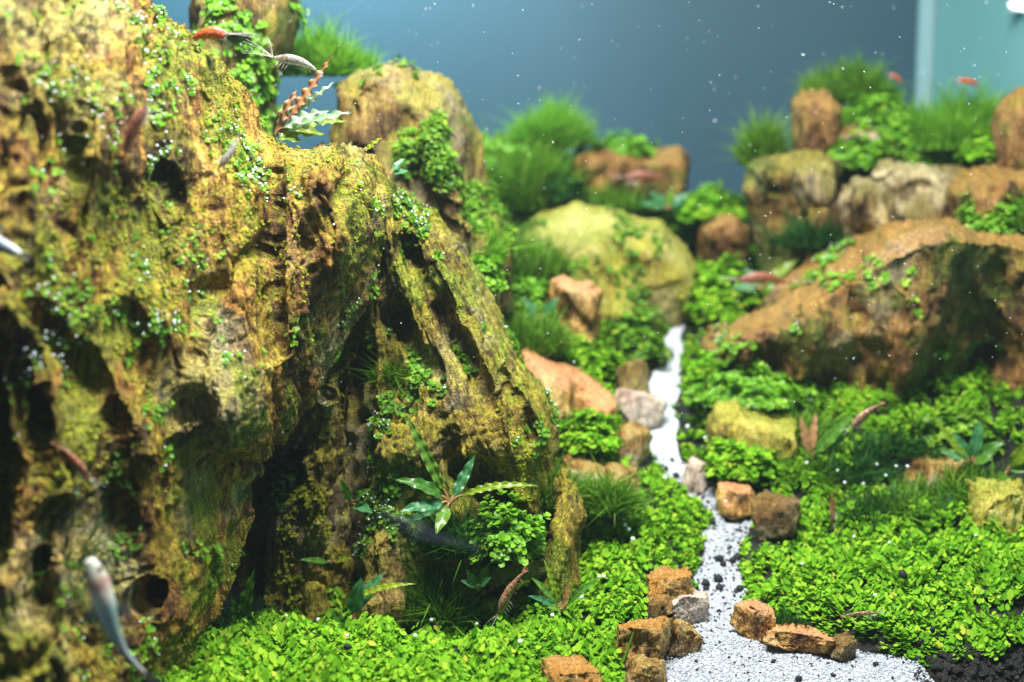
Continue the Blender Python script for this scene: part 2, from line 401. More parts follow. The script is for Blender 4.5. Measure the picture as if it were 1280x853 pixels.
# exact: perspective along the pitched axis
for i, (r, a, b) in enumerate(PATH):
    _pL[i] = at(a, row_of(_pY[i], zpath(_pY[i])), _pY[i])[0]; _pR[i] = at(b, row_of(_pY[i], zpath(_pY[i])), _pY[i])[0]
def path_dist(x, y):
    """signed distance across the path: negative on the sand"""
    L = np.interp(y, _pY, _pL); R = np.interp(y, _pY, _pR)
    L = np.where(y > _pY[-1], 0.5 * (_pL[-1] + _pR[-1]), L); R = np.where(y > _pY[-1], L, R)
    d = np.maximum(L - x, x - R)
    return d + np.where(y > _pY[-1], 0.05 + (y - _pY[-1]), 0)
def smooth(t): t = np.clip(t, 0, 1); return t * t * (3 - 2 * t)
def ground(x, y):
    x = np.asarray(x, float); y = np.asarray(y, float)
    d = path_dist(x, y)
    z = zpath(y)
    left = x < np.interp(y, _pY, 0.5 * (_pL + _pR))
    rise = 0.05 * smooth(d / 0.2)
    z = z + np.where(d > 0, rise, 0)
    z = z + np.where((d > 0) & left, 0.05 * np.clip(d, 0, 3) + 0.10 * np.clip(d, 0, 3) * smooth((y - 7.2) / 1.5), 0)
    z = z + np.where((d > 0) & ~left, 0.06 * np.clip(d, 0, 3) + 0.45 * smooth((d - 0.5) / 1.5) * smooth((y - 9.0) / 1.6), 0)
    z = z - np.where(left, 0.26 * smooth((0.75 - x) / 1.0) * smooth((y - 6.5) / 0.7) * (1 - smooth((y - 7.7) / 0.7)), 0)
    # soil bank falls away at the near right corner
    z = z - np.where(~left, 0.5 * smooth((6.72 + 0.05 * (x - 2.2) - y) / 0.5) * smooth((x - 1.75) / 0.25), 0)
    n = fbm(np.stack([x * 2.2, y * 2.2, 0 * x + 3.3], -1).reshape(-1, 3), 3).reshape(x.shape)
    z = z + np.where(d > 0, 0.05, 0.02) * n * smooth(np.abs(d) / 0.1)
    return z
def on_ground(px, py):
    ys = np.linspace(5.6, 12.5, 1400)
    pts = np.array([at(px, py, y) for y in ys])
    g = ground(pts[:, 0], ys)
    k = np.argmax(pts[:, 2] <= g)
    return np.array([pts[k, 0], ys[k], g[k]])

gx = np.linspace(-5.2, 3.70, 200); gy = np.concatenate([np.linspace(4.6, 9.2, 180), np.linspace(9.23, 12.98, 60)])
X, Y = np.meshgrid(gx, gy, indexing='ij')
Zg = ground(X, Y)
nxg, nyg = X.shape
ii, jj = np.meshgrid(np.arange(nxg - 1), np.arange(nyg - 1), indexing='ij')
q = np.stack([ii * nyg + jj, (ii + 1) * nyg + jj, (ii + 1) * nyg + jj + 1, ii * nyg + jj + 1], -1).reshape(-1, 4)
dsoil = path_dist(X, Y)
Zs = Zg - 0.05 * smooth(-dsoil / 0.06)            # the soil dips under the sand
me = mesh_np('soil_bed', np.stack([X, Y, Zs], -1).reshape(-1, 3), q, M['soil'])
link('soil_ground', me, label='dark soil bed rising to the back of the tank', kind='structure')
# sand sheet
sy = np.linspace(5.55, _pY[-1], 420); su = np.linspace(0, 1, 60)
SY, SU = np.meshgrid(sy, su, indexing='ij')
Lx = np.interp(SY, _pY, _pL) - 0.05; Rx = np.interp(SY, _pY, _pR) + 0.05
wob = 0.03 * perlin(np.stack([SY * 6, SU * 0, SU * 0], -1).reshape(-1, 3)).reshape(SY.shape)
SX = Lx + (Rx - Lx) * SU + wob
SZ = ground(SX, SY) + 0.012 * perlin(np.stack([SX * 5, SY * 5, SX * 0], -1).reshape(-1, 3)).reshape(SX.shape)
SZ = zpath(SY) + 0.032 * fbm(np.stack([SX * 3, SY * 3, SX * 0], -1).reshape(-1, 3), 3).reshape(SX.shape) - 0.03 * smooth((np.abs(SU - .5) - .42) / .08)
ns, nu = SX.shape
ii, jj = np.meshgrid(np.arange(ns - 1), np.arange(nu - 1), indexing='ij')
q = np.stack([ii * nu + jj, ii * nu + jj + 1, (ii + 1) * nu + jj + 1, (ii + 1) * nu + jj], -1).reshape(-1, 4)
link('sand_path', mesh_np('sand_path', np.stack([SX, SY, SZ], -1).reshape(-1, 3), q, M['sand']), label='white sand path winding up between the rocks', kind='structure')
def sand_z(x, y):
    return zpath(y) + 0.032 * fbm(np.stack([x * 3, y * 3, x * 0], -1), 3)

# ------------------------------------------------------------------ scatter builder: many copies of a template joined into one mesh
def rand_rot(n, tilt=0.6, r=rng):
    az = r.uniform(0, 2 * np.pi, n); tl = np.abs(r.normal(0, tilt, n))
    ca, sa, ct, st = np.cos(az), np.sin(az), np.cos(tl), np.sin(tl)
    R = np.empty((n, 3, 3))
    Rz = np.zeros((n, 3, 3)); Rz[:, 0, 0] = ca; Rz[:, 0, 1] = -sa; Rz[:, 1, 0] = sa; Rz[:, 1, 1] = ca; Rz[:, 2, 2] = 1
    Rx_ = np.zeros((n, 3, 3)); Rx_[:, 0, 0] = 1; Rx_[:, 1, 1] = ct; Rx_[:, 1, 2] = -st; Rx_[:, 2, 1] = st; Rx_[:, 2, 2] = ct
    sp = r.uniform(0, 2 * np.pi, n); cs_, ss_ = np.cos(sp), np.sin(sp)
    Rs = np.zeros((n, 3, 3)); Rs[:, 0, 0] = cs_; Rs[:, 0, 1] = -ss_; Rs[:, 1, 0] = ss_; Rs[:, 1, 1] = cs_; Rs[:, 2, 2] = 1
    return Rz @ Rx_ @ Rs
def stamp(T, TF, R, S, P):
    """T (k,3) template, R (n,3,3), S (n,) or (n,3), P (n,3)"""
    S = np.asarray(S); S = S[:, None] if S.ndim == 1 else S
    V = np.einsum('nij,nkj->nki', R, T[None] * S[:, None, :]) + P[:, None, :]
    n, k = len(P), len(T)
    F = (TF[None] + (np.arange(n) * k)[:, None, None]).reshape(-1, TF.shape[1])
    return V.reshape(-1, 3), F
# rounded leaf, base at origin, pointing along +x, face up, folded along its rib; length 1
LEAF = np.array([[0, 0, 0], [0.28, 0.43, 0.07], [0.78, 0.44, 0.06], [1.0, 0.0, -0.05], [0.78, -0.44, 0.06], [0.28, -0.43, 0.07], [0.5, 0, 0.0]])
LEAF = LEAF[:6]
LEAF_F = np.array([[3, 2, 1, 0], [5, 4, 3, 0]])
def frames(dirs, ups):
    """rotation matrices with x along dirs and z near ups"""
    x = dirs / (np.linalg.norm(dirs, axis=1)[:, None] + 1e-9)
    y = np.cross(ups, x); y /= (np.linalg.norm(y, axis=1)[:, None] + 1e-9)
    z = np.cross(x, y)
    return np.stack([x, y, z], -1)
def sprigs(P, Nn, size, leaves=(4, 7), height=0.08, flat=0.5, r=rng, sizevar=0.25):
    """small leafy sprigs at points P growing along Nn: returns leaf mesh arrays and rnd"""
    n = len(P); cnt = r.integers(leaves[0], leaves[1] + 1, n)
    rep = np.repeat(np.arange(n), cnt); m = len(rep)
    base = P[rep]; nn = Nn[rep]
    order = np.concatenate([np.arange(c) for c in cnt]); frac = (order + 0.5) / cnt[rep]
    t1 = np.cross(nn, np.array([0.3, 0.9, 0.2])); t1 /= np.linalg.norm(t1, axis=1)[:, None] + 1e-9
    t2 = np.cross(nn, t1)
    az = np.repeat(r.uniform(0, 6.28, n), cnt) + order * 2.4 + r.normal(0, 0.3, m)
    rad = np.cos(az)[:, None] * t1 + np.sin(az)[:, None] * t2
    height = np.broadcast_to(height, (n,))[rep]
    h = height * (0.45 + 0.55 * frac) * r.uniform(0.6, 1.3, n)[rep]
    pos = base + nn * h[:, None] + rad * (size * 0.10)
    lift = r.normal(flat, 0.35, m) * (0.4 + 0.8 * frac)
    d = rad + nn * lift[:, None]
    s = size * r.normal(1, sizevar, m).clip(0.45, 1.7) * (1.1 - 0.35 * frac)
    R = frames(d, nn + 0.001)
    V, F = stamp(LEAF, LEAF_F, R, np.stack([s, s * r.uniform(0.8, 1.15, m), s], 1), pos)
    rv = np.clip(0.42 + 0.12 * frac + r.normal(0, 0.20, m) + np.repeat(r.normal(0, 0.1, n), cnt), 0, 1)  # lower leaves painted darker, upper ones lighter, to suggest depth; rest random
    return V, F, np.repeat(rv, len(LEAF))
def joined(parts):
    Vs, Fs, As, o = [], [], [], 0
    for V, F, a in parts:
        Vs.append(V); Fs.append(F + o); As.append(a); o += len(V)
    return np.concatenate(Vs), np.concatenate(Fs), np.concatenate(As)
def blades(P, D, L, W, r=rng, droop=0.35, seg=3, curl=0.25):
    """thin tapering ribbons from points P along D"""
    n = len(P)
    D = D / (np.linalg.norm(D, axis=1)[:, None] + 1e-9)
    side = np.cross(D, r.normal(size=(n, 3))); side /= np.linalg.norm(side, axis=1)[:, None] + 1e-9
    bend = np.cross(D, side) * r.normal(0, curl, n)[:, None] + np.array([0, 0, -1.0]) * (droop * r.uniform(0.2, 1, n))[:, None]
    pts = []
    for k in range(seg + 1):
        t = k / seg
        c = P + D * (L * t)[:, None] + bend * (L * t * t)[:, None]
        w = (W * (1 - t) ** 0.6)[:, None] if np.ndim(W) else W * (1 - t) ** 0.6 + 1e-5
        pts.append(c - side * w); pts.append(c + side * w)
    V = np.stack(pts, 1)
    f = np.array([[2 * k, 2 * k + 1, 2 * k + 3, 2 * k + 2] for k in range(seg)])
    F = (f[None] + (np.arange(n) * (2 * seg + 2))[:, None, None]).reshape(-1, 4)
    rv = np.clip(r.normal(0.45, 0.2, n), 0, 1)
    a = (rv[:, None] + np.repeat(np.linspace(-0.08, 0.10, seg + 1), 2)[None]).clip(0, 1)
    return V.reshape(-1, 3), F, a.reshape(-1)
def ico(sub):
    bm = bmesh.new(); bmesh.ops.create_icosphere(bm, subdivisions=sub, radius=1)
    V = np.array([v.co[:] for v in bm.verts]); F = np.array([[v.index for v in f.verts] for f in bm.faces]); bm.free()
    return V, F
ICO = {s: ico(s) for s in (1, 2, 3, 4, 5)}

# ------------------------------------------------------------------ rocks
ROCKS = {}
HOLLOW = {}
STONE_XY = []
def seg_dist(X, Z, pts):
    d = np.full(X.shape, 1e9); 
    for (x0, z0), (x1, z1) in zip(pts[:-1], pts[1:]):
        vx, vz = x1 - x0, z1 - z0
        t = np.clip(((X - x0) * vx + (Z - z0) * vz) / (vx * vx + vz * vz + 1e-12), 0, 1)
        d = np.minimum(d, np.hypot(X - x0 - t * vx, Z - z0 - t * vz))
    return d
def inside_poly(X, Z, pts):
    c = np.zeros(X.shape, bool)
    n = len(pts)
    for k in range(n):
        x0, z0 = pts[k]; x1, z1 = pts[(k + 1) % n]
        if z0 == z1: continue
        m = ((z0 > Z) != (z1 > Z)) & (X < (x1 - x0) * (Z - z0) / (z1 - z0) + x0)
        c ^= m
    return c
def fan(V, apex, R=2.0):
    dx = V[:, 0] - apex[0]; dz = apex[1] - V[:, 2]
    return np.stack([np.arctan2(dx, dz) * R, V[:, 1], np.hypot(dx, dz)], -1)
def rock_detail(V, N, seed, amp, grain=(0.0, 0.0), freq=1.0, facet=1.0, apex=None):
    off = np.array([seed * 5.37, seed * 2.11, seed * 3.73])
    q = V.copy()
    q[:, 0] = q[:, 0] + grain[0] * V[:, 2]; q[:, 1] = q[:, 1] + grain[1] * V[:, 2]
    if apex is not None: q = fan(V, apex)
    w = np.stack([perlin(V * 1.3 * freq + off + 50), perlin(V * 1.3 * freq + off + 90), perlin(V * 1.3 * freq + off + 130)], -1)
    q = q + 0.16 / freq * w
    gr = q * np.array([1, 0.3, 0.2])
    d = 0.55 * facet * fbm(V * 1.5 * freq + off, 2)
    # stepped ledges
    s = fbm(q * np.array([1.0, 1.0, 0.5]) * 2.0 * freq + off + 7, 3) * 4.0
    fs = s - np.floor(s); st = np.floor(s) + smooth((fs - 0.35) / 0.25)
    d += 0.15 * facet * st
    # fibrous grain: grooves running along the stone at three widths
    big = 0.6 + 0.8 * perlin(V * 0.9 * freq + off + 3)
    d -= 0.30 * ridged(gr * 2.4 * freq + off + 20, 2) * big
    d -= 0.26 * ridged(gr * np.array([1, 1, 0.6]) * 7.0 * freq + off + 31, 3)
    d -= 0.15 * ridged(gr * np.array([1, 1, 0.7]) * 18.0 * freq + off + 35, 2)
    # thin cracks along and across the grain
    cr = np.exp(-(perlin(gr * np.array([1, 1, 1.5]) * 2.0 * freq + off + 61) / 0.035) ** 2)
    d -= 0.50 * cr * smooth((perlin(V * 1.1 * freq + off + 77) + 0.05) / 0.3)
    cr = np.exp(-(perlin(q * np.array([0.7, 0.3, 1.6]) * 2.6 * freq + off + 66) / 0.03) ** 2)
    d -= 0.16 * cr * smooth((perlin(V * 1.3 * freq + off + 79) + 0.0) / 0.3)
    # lumps, small pits, grit
    d += 0.09 * fbm(V * 6.5 * freq + off + 41, 3)
    pit = smooth((perlin(q * np.array([1, 1, 0.6]) * 8.5 * freq + off + 83) - 0.34) / 0.2)
    d -= 0.05 * pit
    d += 0.10 * fbm(V * 24 * freq + off + 47, 3)
    global LAST_D
    LAST_D = d
    return V + N * (amp * d)[:, None]
def outline_rock(name, outline, Yc, D, Db, edge, h, mat, label, seed, amp, feats=(), tilt=0.0, grain=(0, 0), freq=1.0, sub=0, facet=1.0, group=None, macro=0.10, mfreq=1.6, apex=None, plate_amt=0.55, cleft=0.4):
    Yf = Yc if callable(Yc) else (lambda px, py: Yc)
    w = np.array([at(px, py, Yf(px, py)) for px, py in outline])
    poly = w[:, [0, 2]]
    # depth plane fitted through the outline
    A = np.c_[w[:, 0], w[:, 2], np.ones(len(w))]
    co = np.linalg.lstsq(A, w[:, 1], rcond=None)[0] if callable(Yc) else np.array([0, 0, Yc])
    lo = poly.min(0) - 3 * h; hi = poly.max(0) + 3 * h
    xs = np.arange(lo[0], hi[0], h); zs = np.arange(lo[1], hi[1], h)
    X, Z = np.meshgrid(xs, zs, indexing='ij')
    cl = [tuple(p) for p in poly] + [tuple(poly[0])]
    d = seg_dist(X, Z, cl) * np.where(inside_poly(X, Z, poly), 1, -1)
    yc = co[0] * X + co[1] * Z + co[2]
    t = np.clip(d / edge, 0, 1)
    prof = np.sqrt(np.clip(1 - (1 - t) ** 2.2, 0, 1))
    bump = 1 + 0.25 * fbm(np.stack([X * 1.3 * freq, Z * 1.0 * freq, X * 0 + seed * 7.7], -1).reshape(-1, 3), 3).reshape(X.shape)
    yf = yc - D * prof * bump
    # long upright ribs and broken plates
    q2 = np.stack([X * mfreq + 0.35 * grain[0] * Z * mfreq + seed * 3.9, X * 0 + seed * 1.3, Z * 0.32 * mfreq], -1).reshape(-1, 3)
    aw = None
    if apex is not None:
        aw = at(*apex, Yf(*apex))[[0, 2]]
        ff = fan(np.stack([X.ravel(), X.ravel() * 0, Z.ravel()], -1), aw)
        q2 = np.stack([ff[:, 0] * mfreq + seed * 3.9, ff[:, 1] + seed * 1.3, ff[:, 2] * 0.30 * mfreq], -1)
    wv = perlin(np.stack([X * 1.1, X * 0 + seed, Z * 1.1], -1).reshape(-1, 3))
    q2[:, 0] += 0.3 * wv
    n_ = perlin(q2); n2_ = perlin(q2 * np.array([2.3, 1, 2.0]) + 9.1)
    n3_ = perlin(q2 * np.array([5.1, 1, 3.2]) + 4.7)
    rib = (1 - 2.2 * np.abs(n_)) + 0.5 * (1 - 2.2 * np.abs(n2_)) + 0.25 * (1 - 2.2 * np.abs(n3_))
    cl_ = np.exp(-(perlin(q2 * np.array([1.5, 1, 0.9]) + 31.3) / 0.07) ** 2) * smooth((perlin(q2 * np.array([0.8, 1, 1.6]) + 55.1) + 0.12) / 0.25)
    rib = rib - cleft * cl_
    pl_ = perlin(np.stack([X * 1.2 * mfreq + 0.5 * Z * mfreq, X * 0 + seed * 2.7, Z * 0.9 * mfreq - 0.3 * X], -1).reshape(-1, 3)) * 3.0
    plate = np.floor(pl_) + smooth((pl_ - np.floor(pl_) - 0.42) / 0.16)
    yf = yf - macro * (rib + plate_amt * plate).reshape(X.shape) * np.clip(t * 2.5, 0, 1)
    for pl, wd, dp in feats:
        pw = [tuple(at(px, py, Yf(px, py))[[0, 2]]) for px, py in pl]
        if len(pw) == 1: pw = pw * 2
        fd = seg_dist(X, Z, pw)
        yf = yf + dp * np.exp(-(fd / wd) ** 2) * np.clip(t * 3, 0, 1)
    yf = yf + tilt * (poly[:, 1].max() - Z) * np.clip(t * 2, 0, 1)
    yb = yc + Db * prof
    yf = np.minimum(yf, yb - 0.04)
    yf = np.where(d < 0, yc - d * 1.5, yf); yb = np.where(d < 0, yc + d * 1.5, yb)
    ys = np.arange(yf.min() - 3 * h, yb.max() + 3 * h, h)
    Fv = np.maximum(yf[:, None, :] - ys[None, :, None], ys[None, :, None] - yb[:, None, :]).astype(np.float32)
    V, Q = surface_nets(Fv, np.array([xs[0], ys[0], zs[0]]), h)
    # relax the voxel steps
    for _ in range(3):
        S = np.zeros_like(V); C = np.zeros(len(V))
        for k in range(4):
            a, b = Q[:, k], Q[:, (k + 1) % 4]
            np.add.at(S, a, V[b]); np.add.at(C, a, 1); np.add.at(S, b, V[a]); np.add.at(C, b, 1)
        V = 0.45 * V + 0.55 * S / np.maximum(C, 1)[:, None]
    V, Q = subdiv(V, Q, sub)
    N = normals_np(V, Q)
    V = rock_detail(V, N, seed, amp, grain, freq, facet, aw)
    d_ = LAST_D
    N = normals_np(V, Q)
    base = np.array([V[:, 0].mean(), V[:, 1].mean(), V[:, 2].min()])
    me = mesh_np(name, V - base, Q, mat)
    ga = me.attributes.new('grain_co', 'FLOAT_VECTOR', 'POINT')
    ga.data.foreach_set('vector', (fan(V, aw) if aw is not None else V).astype(np.float32).ravel())
    o = link(name, me, None, base, label, 'rock', group)
    ROCKS[label] = (V, N, Q)
    HOLLOW[len(V)] = (d_ - d_.mean()) / d_.std()
    return o, V, N
def stone(name, px, base_row, wpx, hpx, mat, label, seed, depth=1.0, rot=0.0, tilt=(0, 0), Y=None, sub=4, block=0.85, sink=0.18, group=None, amp=0.125, cat='stone'):
    """chipped stone: a ball cut by many planes, then weathered. Stands where its base row meets the ground, or at distance Y"""
    r = np.random.default_rng(seed)
    on_bank = Y is None
    if Y is None: b = on_ground(px, base_row); Y = b[1]
    else: b = at(px, base_row, Y)
    s = 1.0 / ppd(Y)
    w, hh = wpx * s * (1.12 if on_bank else 1.0), hpx * s * (1.10 if on_bank else 1.0)
    V, F = ICO[sub]; V = V.copy()
    # cutting planes: a jittered box plus random chips
    ns_ = []
    for ax in range(3):
        for sg in (-1, 1):
            n = np.zeros(3); n[ax] = sg; n += r.normal(0, 0.16, 3); ns_.append((n / np.linalg.norm(n), r.uniform(0.66, 0.8)))
    for _ in range(14):
        n = r.normal(size=3); n /= np.linalg.norm(n); ns_.append((n, r.uniform(0.76, 1.1)))
    rad = np.full(len(V), 1.35)
    for n, dd in ns_:
        c = V @ n
        rr = np.where(c > 0.05, dd / np.maximum(c, 0.05), 9)
        rad = np.minimum(rad, rr)
    V = V * (block * rad + (1 - block) * 1.0)[:, None]
    V /= np.abs(V).max(0)
    off = seed * 3.3
    V = V * (1 + 0.10 * fbm(V * 1.6 + off, 3))[:, None]
    V = V * np.array([w / 2, w / 2 * depth, hh / 2 * 1.06])
    f = 0.55 / max(w, hh)
    N = normals_np(V, F)
    V = rock_detail(V + off, N, seed, amp * max(w, hh), (0.1, 0.1), f * 3.0, 0.3) - off
    Rm = np.array((Matrix.Rotation(rot, 3, 'Z') @ Matrix.Rotation(tilt[0], 3, 'X') @ Matrix.Rotation(tilt[1], 3, 'Y')))
    V = V @ Rm.T
    V[:, 2] -= V[:, 2].min() + sink * hh
    V[:, 1] += 0.0
    o = link(name, mesh_np(name, V, F, mat, smooth=False), None, b, label, cat, group)
    Vw = V + b
    if on_bank: STONE_XY.append((b[0], b[1], w / 2, w / 2 * depth))
    ROCKS[label] = (Vw, normals_np(Vw, F), F)
    return o

# the big left cliff stone
R1 = [(-90, -90), (190, -90), (203, -5), (250, 42), (300, 78), (330, 118), (345, 160), (385, 178), (430, 165), (470, 188), (500, 235), (507, 290), (490, 345), (455, 410), (430, 452), (395, 508), (345, 578), (322, 606), (334, 645), (322, 700), (292, 762), (258, 835), (228, 930), (-90, 930)]
yR1 = lambda px, py: 5.95 + 0.0030 * px - 0.0006 * (py - 400)
feats1 = [
    ([(352, 165), (362, 230), (358, 300), (366, 360), (372, 420)], 0.030, 0.20),      # crack beside the head
    ([(425, 260), (410, 300), (425, 340)], 0.07, 0.08),
    ([(45, 340), (40, 440), (50, 560), (30, 660)], 0.05, 0.28),                      # tall dark crevice at the left
    ([(70, 390), (95, 440), (110, 490)], 0.04, 0.16),
    ([(110, 650), (105, 700)], 0.04, 0.2),
    ([(228, 700)], 0.04, 0.32),                                                      # dark hole
    ([(205, 480), (190, 560), (200, 620)], 0.04, 0.08),
    ([(275, 520), (290, 560), (312, 590)], 0.04, 0.14),
    ([(250, 215), (262, 250)], 0.035, 0.12),
    ([(15, 60), (10, 130), (20, 190)], 0.06, 0.25),
    ([(100, 10), (105, 70)], 0.04, 0.14),
    ([(175, 60), (170, 130), (150, 220)], 0.05, 0.10),
    ([(235, 130), (225, 240), (245, 330)], 0.04, 0.08),
    ([(285, 130), (290, 230), (300, 330), (290, 420)], 0.04, 0.09),
    ([(330, 440), (300, 470), (255, 500)], 0.04, 0.06),
    ([(60, 250), (60, 330), (90, 400), (140, 470), (150, 560)], 0.08, -0.12),         # pale rib
    ([(120, 230), (130, 330), (190, 420), (250, 520)], 0.07, -0.09),
    ([(230, 330), (300, 420), (345, 520)], 0.10, -0.10),
    ([(430, 200), (470, 260), (470, 330)], 0.14, -0.16),
    ([(250, 600), (265, 680), (240, 760)], 0.09, -0.10),
    ([(150, 640), (170, 740), (150, 850)], 0.10, -0.08),
    ([(0, 490), (10, 600)], 0.05, -0.15),
    ([(215, 10), (210, 90), (200, 200)], 0.06, -0.14),
]
cliff, V1, N1 = outline_rock('cliff_rock', R1, yR1, 0.52, 0.3, 0.55, 0.0235, M["rock_main"], 'towering ochre rock face with mossy ridges, dark crevices and an overhanging head', 1, 0.125, feats1, grain=(0.12, 0.1), freq=1.15, sub=1, facet=0.35, macro=0.16, mfreq=1.9, apex=(235, -420), plate_amt=0.08, cleft=0.55)

R2 = [(470, 240), (505, 232), (540, 262), (575, 302), (610, 356), (640, 402), (665, 442), (690, 478), (703, 520), (697, 575), (684, 650), (640, 720), (520, 760), (440, 700), (425, 430), (450, 320)]
feats2 = [([(520, 300), (560, 380), (610, 470), (640, 570)], 0.05, 0.16), ([(500, 380), (540, 450), (580, 560)], 0.05, 0.18), ([(560, 300), (620, 420), (665, 520)], 0.045, 0.12), ([(462, 430), (456, 640)], 0.045, 0.30), ([(600, 560), (650, 640)], 0.08, 0.2), ([(520, 420), (590, 560)], 0.05, -0.12), ([(620, 500), (660, 600)], 0.06, -0.12)]
slope, V2, N2 = outline_rock('slope_rock', R2, 7.9, 0.55, 0.25, 0.26, 0.028, M['rock_slope'], 'olive rock with a long bare right edge sloping down from behind the overhanging head', 2, 0.11, feats2, grain=(0.55, 0.0), freq=1.2, sub=1, macro=0.075, mfreq=2.4, facet=0.5, apex=(455, 60), plate_amt=0.2, cleft=0.4)
R3 = [(425, 440), (438, 470), (442, 530), (450, 600), (447, 690), (455, 760), (462, 830), (318, 830), (330, 720), (338, 650), (362, 590), (385, 530), (400, 480)]
column, V3, N3 = outline_rock('column_rock', R3, 7.62, 0.25, 0.15, 0.16, 0.022, M['rock_column'], 'pale yellow grooved rock column standing under the overhanging head', 3, 0.075, [([(415, 560), (410, 650)], 0.03, -0.08), ([(430, 500), (432, 800)], 0.02, 0.08)], grain=(0.05, 0), freq=1.7, sub=1)
RC = [(300, 520), (380, 470), (450, 430), (520, 500), (540, 640), (540, 860), (230, 860), (260, 700)]
outline_rock('cave_rock', RC, 7.85, 0.2, 0.3, 0.3, 0.03, M['rock_brown'], 'dark rock closing the cave behind the column', 6, 0.08, freq=1.2)
R4 = [(452, 668), (466, 646), (492, 642), (506, 662), (516, 710), (522, 800), (440, 800)]
outline_rock('stump_rock', R4, 7.45, 0.2, 0.15, 0.12, 0.019, M['rock_brown'], 'reddish brown stump shaped rock behind the arching leaf', 4, 0.06, grain=(0.1, 0), freq=2.0, sub=1)
R5 = [(690, 606), (706, 588), (724, 604), (733, 640), (730, 700), (735, 770), (650, 790), (655, 720), (680, 670)]
outline_rock('post_rock', R5, 7.55, 0.2, 0.15, 0.13, 0.019, M['rock_slope'], 'yellow and dark brown upright rock beside the moss covered ledge', 5, 0.06, grain=(0.1, 0), freq=2.0, sub=1)
stone('wedge_stone', 474, 520, 62, 62, M['rock_brown'], 'grey brown stone wedged in the dark cleft', 21, 0.8, 0.5, (0.3, 0.5), Y=7.55)
stone('ledge_stone', 640, 722, 125, 44, M['rock_brown'], 'dark flat ledge stone carrying a leafy bush', 22, 0.8, 0.2, (0.0, -0.15), Y=7.25)
stone('shelf_stone', 640, 790, 120, 88, M['rock_yellow'], 'low yellow stone under the dark ledge', 23, 0.8, 0.1, Y=7.45)

# rocks behind, left of the path
R7 = [(418, 110), (440, 82), (470, 68), (510, 73), (550, 92), (582, 126), (598, 165), (606, 215), (618, 255), (640, 290), (655, 400), (560, 430), (430, 320), (408, 190)]
outline_rock('round_rock', R7, 8.95, 0.45, 0.5, 0.4, 0.026, M['rock_brown'], 'tall rounded brown rock with a bald tan crown behind the cliff', 7, 0.085, [([(520, 150), (530, 260)], 0.07, 0.1)], freq=1.0, sub=0)
R8 = [(235, -30), (300, -40), (368, -30), (380, 25), (372, 70), (356, 112), (345, 220), (235, 220)]
outline_rock('shadow_rock', R8, 8.75, 0.35, 0.4, 0.3, 0.03, M['rock_brown'], 'dark square topped rock behind the two shrimps', 8, 0.08, freq=1.0)
R9 = [(650, 296), (668, 266), (700, 258), (722, 252), (768, 256), (800, 272), (826, 276), (848, 296), (872, 326), (882, 372), (850, 410), (800, 440), (700, 450), (655, 400)]
outline_rock('yellow_boulder', R9, 10.25, 0.55, 0.5, 0.45, 0.03, M['rock_yellow'], 'large smooth yellow boulder at the head of the sand path', 9, 0.05, [([(760, 300), (800, 380)], 0.06, 0.06), ([(700, 290), (690, 360)], 0.05, 0.06)], freq=1.0, macro=0.085, mfreq=1.5)
R10 = [(706, 200), (720, 184), (762, 180), (800, 185), (850, 184), (864, 204), (862, 238), (842, 262), (720, 262)]
outline_rock('flat_rock', R10, 11.3, 0.35, 0.35, 0.18, 0.03, M['rock_right'], 'brown flat topped rock with green growth on top, against the blue back wall', 10, 0.07, freq=1.0)
R10b = [(560, 190), (600, 165), (650, 162), (700, 190), (740, 225), (800, 250), (860, 262), (930, 262), (935, 330), (560, 330)]
outline_rock('back_ridge', R10b, 11.6, 0.35, 0.4, 0.3, 0.04, M['rock_brown'], 'low overgrown ridge along the back wall under the grass', 11, 0.08, freq=0.9)
R11 = [(686, 352), (700, 342), (735, 350), (754, 362), (757, 400), (750, 450), (700, 450)]
outline_rock('pink_rock', R11, 9.3, 0.22, 0.2, 0.13, 0.022, M['rock_pink'], 'small pink topped rock with pale side in front of the yellow boulder', 12, 0.07, tilt=0.1, freq=1.5)
R12 = [(866, 285), (885, 266), (915, 264), (935, 280), (940, 310), (930, 350), (872, 355)]
outline_rock('brown_rock', R12, 10.7, 0.22, 0.2, 0.16, 0.026, M['rock_right'], 'small red brown rock between yellow boulder and grooved post rock', 13, 0.07, freq=1.3)
R21 = [(648, 432), (678, 444), (720, 462), (752, 480), (775, 498), (768, 530), (720, 540), (670, 530), (650, 500)]
outline_rock('red_rock', R21, 8.75, 0.35, 0.25, 0.14, 0.02, M['rock_pink'], 'red topped rock wedge at the foot of the sloping olive rock', 14, 0.06, freq=1.4)
stone('mossy_stone', 790, 508, 46, 76, M['rock_brown'], 'upright brown stone at the upper left bend of the path', 31, 0.9, 0.3, Y=9.0)

# right side
R20 = [(874, 440), (900, 414), (958, 386), (1000, 350), (1058, 306), (1108, 281), (1160, 272), (1232, 282), (1320, 300), (1380, 380), (1380, 640), (1262, 620), (1180, 590), (1100, 570), (1050, 530), (1010, 492), (930, 470), (884, 454)]
feats20 = [([(1150, 380), (1150, 500)], 0.05, 0.06), ([(1255, 360), (1265, 560)], 0.04, 0.08), ([(1205, 330), (1215, 520)], 0.04, 0.07), ([(1050, 380), (1060, 470)], 0.06, 0.05), ([(1245, 330), (1275, 600)], 0.06, -0.12), ([(1100, 360), (1110, 500)], 0.07, -0.10)]
outline_rock('overhang_rock', R20, 9.2, 0.70, 0.6, 0.11, 0.024, M['rock_right'], 'massive brown overhanging rock with an orange sloping top on the right', 20, 0.085, feats20, tilt=0.40, grain=(0.05, 0), freq=1.0, sub=0, macro=0.06, mfreq=2.0, plate_amt=0.6)
